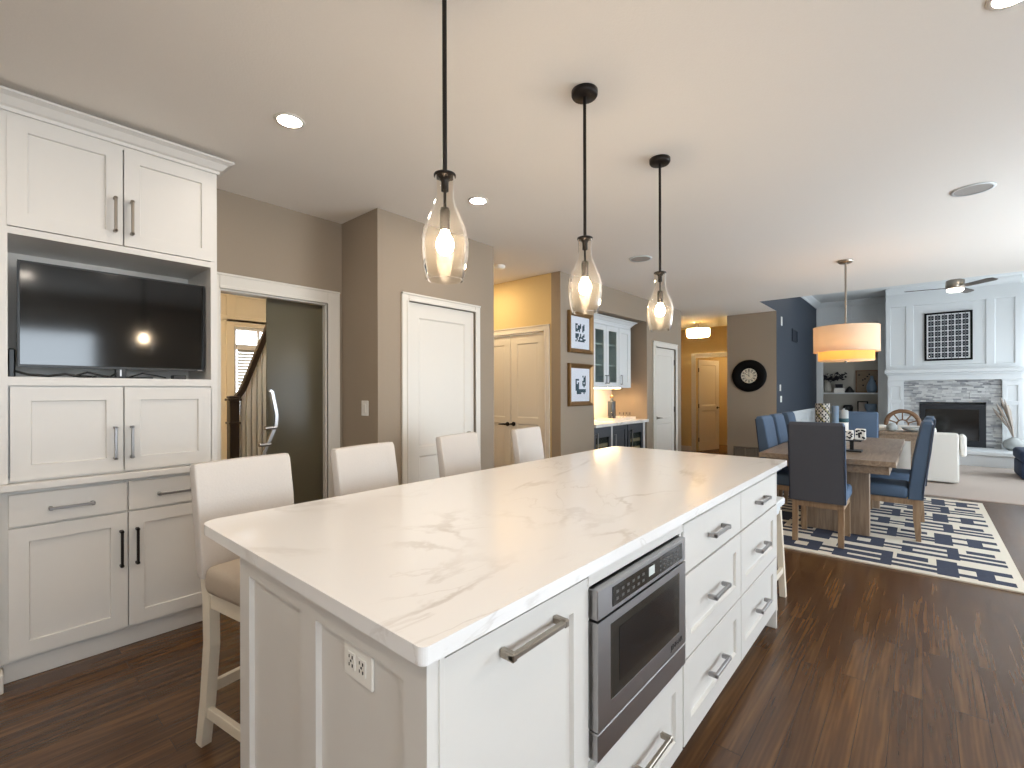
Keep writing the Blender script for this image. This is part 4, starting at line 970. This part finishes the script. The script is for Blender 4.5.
g = FN(-2.60, 9.149, .12); rr = grille('return_air_vent', 'wide taupe return air vent low on the clock wall', g, .56, .21, 'ventbrown', 9)
b = MB(g); b.box(.19, .20, -.013, 0, .02, .19).box(.37, .38, -.013, 0, .02, .19); b.build('mullions', 'wall', rr)
g = FX(-1.8975, 10.42, 2.30); grille('wall_vent', 'small dark vent high on the navy wall', g, .5, .24, 'ventnavy', 8)
for (y, z0, w_, h_, nm, lab, ct) in ((9.47, 2.50, .085, .16, 'door_chime', 'small white box high on the navy wall near its corner', 'chime'),
                                  (9.36, 1.33, .075, .115, 'dimmer_switch', 'white switch on the navy wall, upper of two', 'light switch'),
                                  (9.40, 1.13, .10, .115, 'wall_switch', 'white switch on the navy wall, lower of two', 'light switch')):
    r = thing(nm, lab, ct, (-1.895, y, z0)); MB(FX(-1.8975, y, z0)).box(0, w_, -.012, 0, 0, h_, .003).build('plate', 'plate', r)
    MB(FX(-1.8975, y, z0)).box(w_*.3, w_*.7, -.016, -.011, h_*.25, h_*.75, .002).build('rocker', 'plate', r)

# ================================================================== LIVING ROOM
CHX0, CHX1, CHY = -.56, 1.34, 12.30
# built-in bookcase (behind the opening in the far wall)
r = thing('bookcase', 'built in white bookcase left of the fireplace', 'bookcase', (-1.27, 13.450, .35))
b = MB(); b.box(-1.80, -.74, 13.600, 13.630, .35, 2.88).box(-1.83, -1.80, 13.352, 13.630, .35, 2.88).box(-.74, -.71, 13.352, 13.630, .35, 2.88).box(-1.80, -.74, 13.352, 13.600, 2.85, 2.88).box(-1.80, -.74, 13.352, 13.600, .35, .38); b.build('carcass', 'bookback', r)
for z in (.80, 1.255, 2.2): MB().box(-1.798, -.742, 13.270, 13.598, z, z+.03).build('shelf', 'lwhite', r)
b = MB(FN(-1.9, 13.250)); b.box(0, .10, -.02, .0, .02, ZL-.13, .003).box(1.16, 1.34, -.02, 0, .02, ZL-.13, .003).box(.10, 1.16, -.02, 0, 2.88, 2.98, .003).box(.10, 1.16, -.02, 0, .02, .35, .003)
b.box(.58, .68, -.02, 0, 2.98, ZL-.13, .003); b.build('face_frame', 'lwhite', r)
zs = 1.286
# shelf contents
r = thing('floral_vase', 'taupe vase of black dried leaves on the bookcase shelf', 'vase', (-1.65, 13.400, zs))
MB().lathe([(.001, zs), (.06, zs), (.075, zs+.08), (.06, zs+.2), (.04, zs+.26), (.034, zs+.26), (.05, zs+.1), (.001, zs+.03)], c=(-1.70, 13.430), n=20).build('vase', 'bookback', r)
b = MB(); rnd = random.Random(11)
for k in range(70):
    a = rnd.random()*2*PI; el = rnd.random()*1.2; rr_ = .05+rnd.random()*.22
    c = Vector((-1.60+rr_*math.cos(a)*1.1, 13.410+rr_*math.sin(a)*.4, zs+.40+rr_*math.sin(el)*.7-.1)); d = Vector((rnd.uniform(-1,1), rnd.uniform(-1,1), rnd.uniform(-1,1))).normalized()*.05; e2 = d.orthogonal().normalized()*.03
    b.add([c-d, c+e2, c+d, c-e2], [(0,1,2,3)])
for k in range(6): b.tube([(-1.70, 13.430, zs+.2), (-1.68+k*.02, 13.420, zs+.3), (-1.75+k*.05, 13.400, zs+.45)], .004, 5)
b.build('leaves', 'blackfloral', r, kind='stuff')
b = MB(); b.box(-1.56, -1.36, 13.310, 13.510, zs, zs+.11, .004); b.build('storage_box', 'paper', None, 'white box on the bookcase shelf beneath the black leaves', cat='box')
b = MB(); b.box(-1.54, -1.40, 13.330, 13.450, zs+.1105, zs+.20, .004); b.build('small_box', 'blackfloral', None, 'small dark box standing on the white box', cat='box')
b = MB(); b.lathe([(.001, zs), (.09, zs), (.095, zs+.03), (.05, zs+.10), (.02, zs+.14), (.001, zs+.15)], c=(-1.27, 13.390), n=18); b.build('black_ornament', 'black', None, 'small black dome ornament in the middle of the shelf', cat='ornament')
r = thing('plank_art', 'rustic brown framed plank picture leaning on the bookcase shelf', 'picture', (-.98, 13.530, zs))
b = MB(FN(-1.17, 13.530, zs)); b.holed(.42, .52, .03, [(.025, .025, .395, .495)]); b.build('frame', 'brownwood', r)
MB(FN(-1.17, 13.530, zs)).box(.024, .396, .01, .028, .024, .496).build('board', 'sign', r)
b = MB(FN(-1.17, 13.530, zs)); rnd = random.Random(3)
for k in range(12): x = .05+rnd.random()*.3; z = .06+rnd.random()*.4; b.box(x, x+.03, .0085, .0102, z, z+.03)
b.build('marks', 'blackfloral', r, kind='stuff')
b = MB(); b.lathe([(.001, zs), (.07, zs), (.095, zs+.07), (.095, zs+.15), (.06, zs+.25), (.032, zs+.31), (.028, zs+.36), (.034, zs+.38), (.026, zs+.38), (.001, zs+.2)], c=(-.86, 13.370), n=24); b.build('blue_vase', 'ceramicblue', None, 'blue grey bottle vase at the right end of the bookcase shelf', cat='vase')
z2 = .831
b = MB(); b.lathe([(.001, z2), (.09, z2), (.10, z2+.12), (.08, z2+.17), (.001, z2+.175)], c=(-1.30, 13.390), n=20); b.build('black_jar', 'black', None, 'low black jar on the lower bookcase shelf', cat='jar')
r = thing('photo_frame', 'dark photo frame on the lower bookcase shelf', 'picture', (-1.03, 13.430, z2))
b = MB(FN(-1.13, 13.430, z2)); b.holed(.2, .26, .02, [(.025, .025, .175, .235)]); b.build('frame', 'blackpaint', r); MB(FN(-1.13, 13.430, z2)).box(.024, .176, .008, .018, .024, .236).build('photo', 'pampas', r)
b = MB(); b.lathe([(.001, z2), (.06, z2), (.11, z2+.10), (.115, z2+.20), (.105, z2+.20), (.09, z2+.10), (.001, z2+.02)], c=(-.88, 13.400), n=20); b.build('blue_bowl', 'ceramicblue', None, 'deep blue bowl at the right of the lower bookcase shelf', cat='bowl')

# chimney breast and fireplace
b = MB(FN(CHX0, CHY+.06)); b.panelled(CHX1-CHX0, ZL-1.75, .885, [(.07, .08, .32, 1.28), (.43, .08, 1.46, 1.28), (1.57, .08, 1.83, 1.28)], .018, .008, 0, 1.75)
b.build('wall_chimney', 'lwhite', kind='structure')
b = MB(); b.box(CHX0, -.04-.02, CHY+.09, 13.25, 0, 1.75).box(.91, CHX1, CHY+.09, 13.25, 0, 1.75).box(-.06, .91, CHY+.09, 13.25, 1.11, 1.75).box(-.06, .91, CHY+.7, 13.25, 0, 1.11); b.build('wall_chimney_core', 'lwhite', kind='structure')
b = MB(FN(CHX0, CHY+.06, ZL)); b.extr([(y, z) for y, z in [(0, 0), (0, -.12), (-.02, -.12), (-.035, -.09), (-.09, -.03), (-.10, 0)]], 0, CHX1-CHX0); b.build('trim_11', 'lwhite', kind='structure')
r = thing('fireplace_surround', 'white fireplace surround with panelled columns and mantel shelf', 'fireplace', (.39, CHY, .28))
for x0 in (-.525, 1.095):
    b = MB(FN(x0, CHY-.06, .272)); b.panelled(.25, 1.24, .14, [(.055, .08, .195, .80), (.055, .87, .195, 1.15)], .012, .004); b.box(-.012, .262, -.015, .14, 0, .09, .003).box(-.012, .262, -.012, .14, 1.24, 1.262, .003); b.build('column', 'lwhite', r)
b = MB(); b.box(-.525, 1.345, CHY-.07, CHY+.09, 1.535, 1.64, .003); b.box(-.545, 1.36, CHY-.11, CHY+.06, 1.64, 1.675, .004).box(-.575, 1.39, CHY-.16, CHY+.06, 1.675, 1.745, .006); b.build('mantel', 'lwhite', r)
# stacked ledger stone (one face pattern)
r = thing('stone_facing', 'grey stacked ledger stone round the firebox', 'stone facing', (.39, CHY, .272))
b = MB(); rnd = random.Random(21); z = .2725
while z < 1.533:
    h = rnd.choice((.02, .026, .03, .036)); h = min(h, 1.534-z)
    for xa, xb in (((-.275, 1.095),) if z > 1.075 else ((-.275, -.042), (.89, 1.095))):
        x = xa
        while x < xb-.001:
            w_ = min(rnd.uniform(.05, .17), xb-x); w_ = xb-x if xb-x-w_ < .04 else w_
            b.m = rnd.choice((0, 0, 1, 1, 2, 3, 3)); b.box(x+.0008, x+w_-.0008, CHY-rnd.uniform(0, .022), CHY+.088, z+.0008, z+h-.0008)
            x += w_
    z += h
b.build('stones', M['stones'], r)
r = thing('firebox', 'black framed gas firebox with dark glass in the stone facing', 'fireplace insert', (.42, CHY, .273))
b = MB(FN(-.04, CHY-.02, .273)); b.holed(.928, .80, .05, [(.085, .11, .84, .70)]); b.build('frame', 'firebox', r)
b = MB(FN(-.04, CHY, .273)); b.box(.02, .03, .03, .5, .05, .75).box(.90, .91, .03, .5, .05, .75).box(.03, .90, .49, .5, .05, .75).box(.03, .90, .03, .5, .05, .06).box(.03, .90, .03, .5, .74, .75); b.build('box', 'firebox', r)
MB(FN(-.04, CHY, .273)).box(.08, .845, .012, .018, .105, .705).build('glass', 'screen', r)
for k in range(4):
    b = MB(); b.cyl((.15+k*.12, CHY+.25, .40+.03*(k % 2)), (.33+k*.12, CHY+.32, .43), .035); b.build('log', 'brownwood', r)
# hearth
b = MB(); b.box(-.60, 1.30, 11.46, CHY+.05, .21, .272, .006).box(-.58, 1.28, 11.50, CHY+.05, .0125, .21); 
b.build('hearth', 'lwhite', None, 'white raised hearth bench in front of the fireplace', cat='hearth')
# art above the mantel
r = thing('lattice_print', 'square black framed black and white lattice print over the mantel', 'picture', (.38, CHY+.06, 1.915))
g = FN(.035, CHY+.045, 1.915); W, H = .685, .935
b = MB(g); b.holed(W, H, .03, [(.035, .035, W-.035, H-.035)]); b.build('frame', 'blackpaint', r)
MB(g).box(.034, W-.034, .008, .028, .034, H-.034).build('mat_board', 'paper', r)
b = MB(g); n, m_ = 6, 8
for i in range(n):
    for j in range(m_):
        cx_ = .05+(W-.1)*(i+.5)/n; cz_ = .05+(H-.1)*(j+.5)/m_; s_ = .037
        for dx in (-1, 1):
            for dz in (-1, 1): b.box(cx_+dx*s_*.62-.0165, cx_+dx*s_*.62+.0165, .0065, .0085, cz_+dz*s_*.66-.018, cz_+dz*s_*.66+.018)
        b.box(cx_-.047, cx_+.047, .0068, .0082, cz_-.004, cz_+.004)
for i in range(n):
    cx_ = .05+(W-.1)*(i+.5)/n; b.box(cx_-.004, cx_+.004, .0069, .0081, .04, H-.04)
b.build('print', 'ink', r); MB(g).box(.034, W-.034, .003, .005, .034, H-.034).build('glazing', 'pane', r)
# pampas vase
vx, vy, vz = 1.215, 12.03, .273
r = thing('pampas_vase', 'round grey vase of dried pampas grass on the hearth', 'vase', (vx, vy, vz))
MB().lathe([(.001, vz), (.07, vz), (.125, vz+.05), (.145, vz+.11), (.12, vz+.17), (.06, vz+.21), (.03, vz+.225), (.036, vz+.235), (.024, vz+.235), (.001, vz+.15)], c=(vx, vy), n=28).build('vase', 'ceramicgrey', r)
for k, (dx, dy, h) in enumerate(((-.16, .0, .62), (-.12, .05, .74), (-.09, -.03, .70), (-.20, .03, .55), (-.05, .02, .60))):
    pts = [(vx, vy, vz+.2), (vx+dx*.3, vy+dy*.3, vz+.2+h*.35), (vx+dx, vy+dy, vz+.2+h*.8), (vx+dx*1.3, vy+dy, vz+.2+h)]
    b = MB(); b.tube(pts, [.003, .012, .024, .004], 8); b.build('plume', 'pampas', r)
# ceiling fan
fx_, fy_, fz = .39, 10.02, 2.93
r = thing('ceiling_fan', 'brushed nickel ceiling fan with three dark blades and a lit lens', 'ceiling fan', (fx_, fy_, fz))
MB().cyl((fx_, fy_, fz+.1), (fx_, fy_, ZL-.05), .013).lathe([(.001, ZL-.07), (.05, ZL-.07), (.07, ZL-.02), (.07, ZL-.001)], c=(fx_, fy_), n=20).build('downrod', 'nickel', r)
MB().lathe([(.001, fz+.13), (.06, fz+.13), (.11, fz+.11), (.115, fz+.0), (.10, fz-.02), (.001, fz-.02)], c=(fx_, fy_), n=28).build('motor_housing', 'nickel', r)
MB().lathe([(.10, fz-.021), (.10, fz-.05), (.08, fz-.065), (.001, fz-.07)], c=(fx_, fy_), n=28).build('light_lens', 'fanlight', r)
for k, a in enumerate((math.radians(190), math.radians(310), math.radians(70))):
    b = MB(Matrix.Translation((fx_, fy_, fz)) @ Matrix.Rotation(a, 4, 'Z') @ Matrix.Rotation(math.radians(-12), 4, 'X'))
    b.loft([[(.10, -.03, -.004), (.10, .03, -.004), (.10, .03, .004), (.10, -.03, .004)], [(.20, -.05, -.004), (.20, .055, -.004), (.20, .055, .004), (.20, -.05, .004)], [(.56, -.055, -.004), (.56, .07, -.004), (.56, .07, .004), (.56, -.055, .004)], [(.61, -.03, -.004), (.61, .05, -.004), (.61, .05, .004), (.61, -.03, .004)]], True, False)
    b.build('blade', 'fanblade', r)
# sofa (its back towards the dining table)
r = thing('sofa', 'ivory slipcovered sofa with its back to the dining area', 'sofa', (-.6, 9.5, .012))
MB().box(-1.75, .39, 9.06, 9.27, .03, .725, .03, 3).build('back', 'sofa', r)
MB().box(-1.75, .39, 9.20, 10.0, .03, .40, .03, 3).build('base', 'sofa', r)
for x0, x1 in ((-1.75, -1.53), (.17, .40)): 
    b = MB(); b.box(x0, x1, 9.27, 10.02, .03, .58, .04, 3); b.build('arm', 'sofa', r)
for k in range(3):
    x0 = -1.52+k*.563
    b = MB(); b.box(x0, x0+.555, 9.28, 9.48, .45, .80, .06, 4); b.build('back_cushion', 'sofa', r)
    b = MB(); b.box(x0, x0+.555, 9.44, 10.02, .401, .52, .04, 3); b.build('seat_cushion', 'sofa', r)
b = MB(); b.box(.402, .47, 9.12, 9.5, .40, .70, .033, 4); b.build('throw_pillow', 'paper', None, 'white throw pillow against the right outer end of the sofa', cat='pillow')
# console table behind the sofa
r = thing('console_table', 'slim wooden console table behind the sofa', 'table', (-.75, 8.75, .012))
MB().box(-1.5, -.01, 8.50, 8.90, .72, .757, .004).build('top', 'tablewood', r)
MB().box(-1.46, -.05, 8.54, 8.86, .63, .72, .002).build('apron', 'tablewood', r)
for x in (-1.43, -.085):
    for y in (8.57, 8.83): MB().box(x-.035, x+.035, y-.03, y+.03, .0125, .63, .003).build('leg', 'tablewood', r)
MB().box(-1.42, -.09, 8.58, 8.82, .16, .19).build('lower_shelf', 'tablewood', r)
b = MB(); b.lathe([(.001, .758), (.035, .758), (.062, .79), (.066, .82), (.05, .855), (.03, .865), (.028, .872), (.02, .87), (.001, .84)], c=(-.325, 8.62), n=24); b.build('round_vase', 'ceramicgrey', None, 'small round grey vase on the console table', cat='vase')
b = MB(); b.lathe([(.001, .758), (.05, .758), (.11, .785), (.13, .82), (.122, .82), (.10, .79), (.001, .772)], c=(-.10, 8.68), n=28); b.build('shallow_bowl', 'ceramicgrey', None, 'shallow grey bowl at the right end of the console table', cat='bowl')
b = MB(); b.box(-.62, -.38, 8.70, 8.86, .758, .80, .004); b.build('white_book', 'paper', None, 'white book lying on the console table', cat='book')
# round backed wooden armchair by the fireplace
ax, ay = -.26, 10.75
r = thing('round_back_armchair', 'wooden armchair with a round bentwood back before the fireplace', 'armchair', (ax, ay, .012))
def arc(rad, zc, y, n=18, a0=-.25, a1=PI+.25): return [(ax+rad*math.cos(a0+(a1-a0)*j/n), y, zc+rad*math.sin(a0+(a1-a0)*j/n)) for j in range(n+1)]
b = MB(); b.tube(arc(.225, .75, ay-.02), .034, 10); b.build('bent_back', 'brownwood', r)
for k in range(5):
    a = PI*(k+.5)/5; b = MB(); b.tube([(ax+.08*math.cos(a), ay-.02, .74+.08*math.sin(a)), (ax+.20*math.cos(a), ay-.02, .75+.20*math.sin(a))], .011, 8); b.build('spindle', 'brownwood', r)
b = MB(); b.tube([(ax+.08*math.cos(2*PI*j/16), ay-.02, .74+.08*math.sin(2*PI*j/16)) for j in range(17)], .012, 8); b.build('hub_ring', 'brownwood', r)
b = MB(); b.box(ax-.26, ax+.26, ay, ay+.50, .36, .47, .04, 3); b.build('seat_cushion', 'sofa', r)
for sx in (-1, 1):
    b = MB(); b.tube([(ax+sx*.21, ay-.02, .013), (ax+sx*.21, ay-.02, .70)], .02, 10); b.build('leg', 'brownwood', r)
    b = MB(); b.tube([(ax+sx*.22, ay+.46, .013), (ax+sx*.22, ay+.46, .62)], .02, 10); b.build('leg', 'brownwood', r)
    b = MB(); b.tube([(ax+sx*.22, ay-.02, .66), (ax+sx*.25, ay+.2, .64), (ax+sx*.22, ay+.48, .62)], .02, 10); b.build('armrest', 'brownwood', r)
# navy ottoman cut by the right picture edge
r = thing('ottoman', 'navy upholstered ottoman cut off by the right picture edge', 'ottoman', (1.55, 10.5, .012))
b = MB(); b.box(1.10, 1.95, 10.12, 10.9, .03, .27, .02, 2); b.build('base', 'navyfab', r)
b = MB(); b.box(1.085, 1.965, 10.105, 10.915, .271, .44, .05, 4); b.build('cushion', 'navyfab', r)
for sx in (1.15, 1.90):
    for sy in (10.17, 10.85): MB().cyl((sx, sy, .0125), (sx, sy, .03), .02).build('foot', 'darkwood', r)

r = thing('bedroom_ceiling_light', 'flush ceiling light in the room beyond the open hall door', 'ceiling light', (-3.1, 11.5, 2.6))  # added lamp, out of view, brightens the open hall door slab
MB().lathe([(.001, 2.60), (.12, 2.61), (.16, 2.66), (.17, ZC-.001)], c=(-3.1, 11.5), n=24).build('glass_bowl', emit('glowing_bedroom_bowl', (1, .76, .42), 17), r)
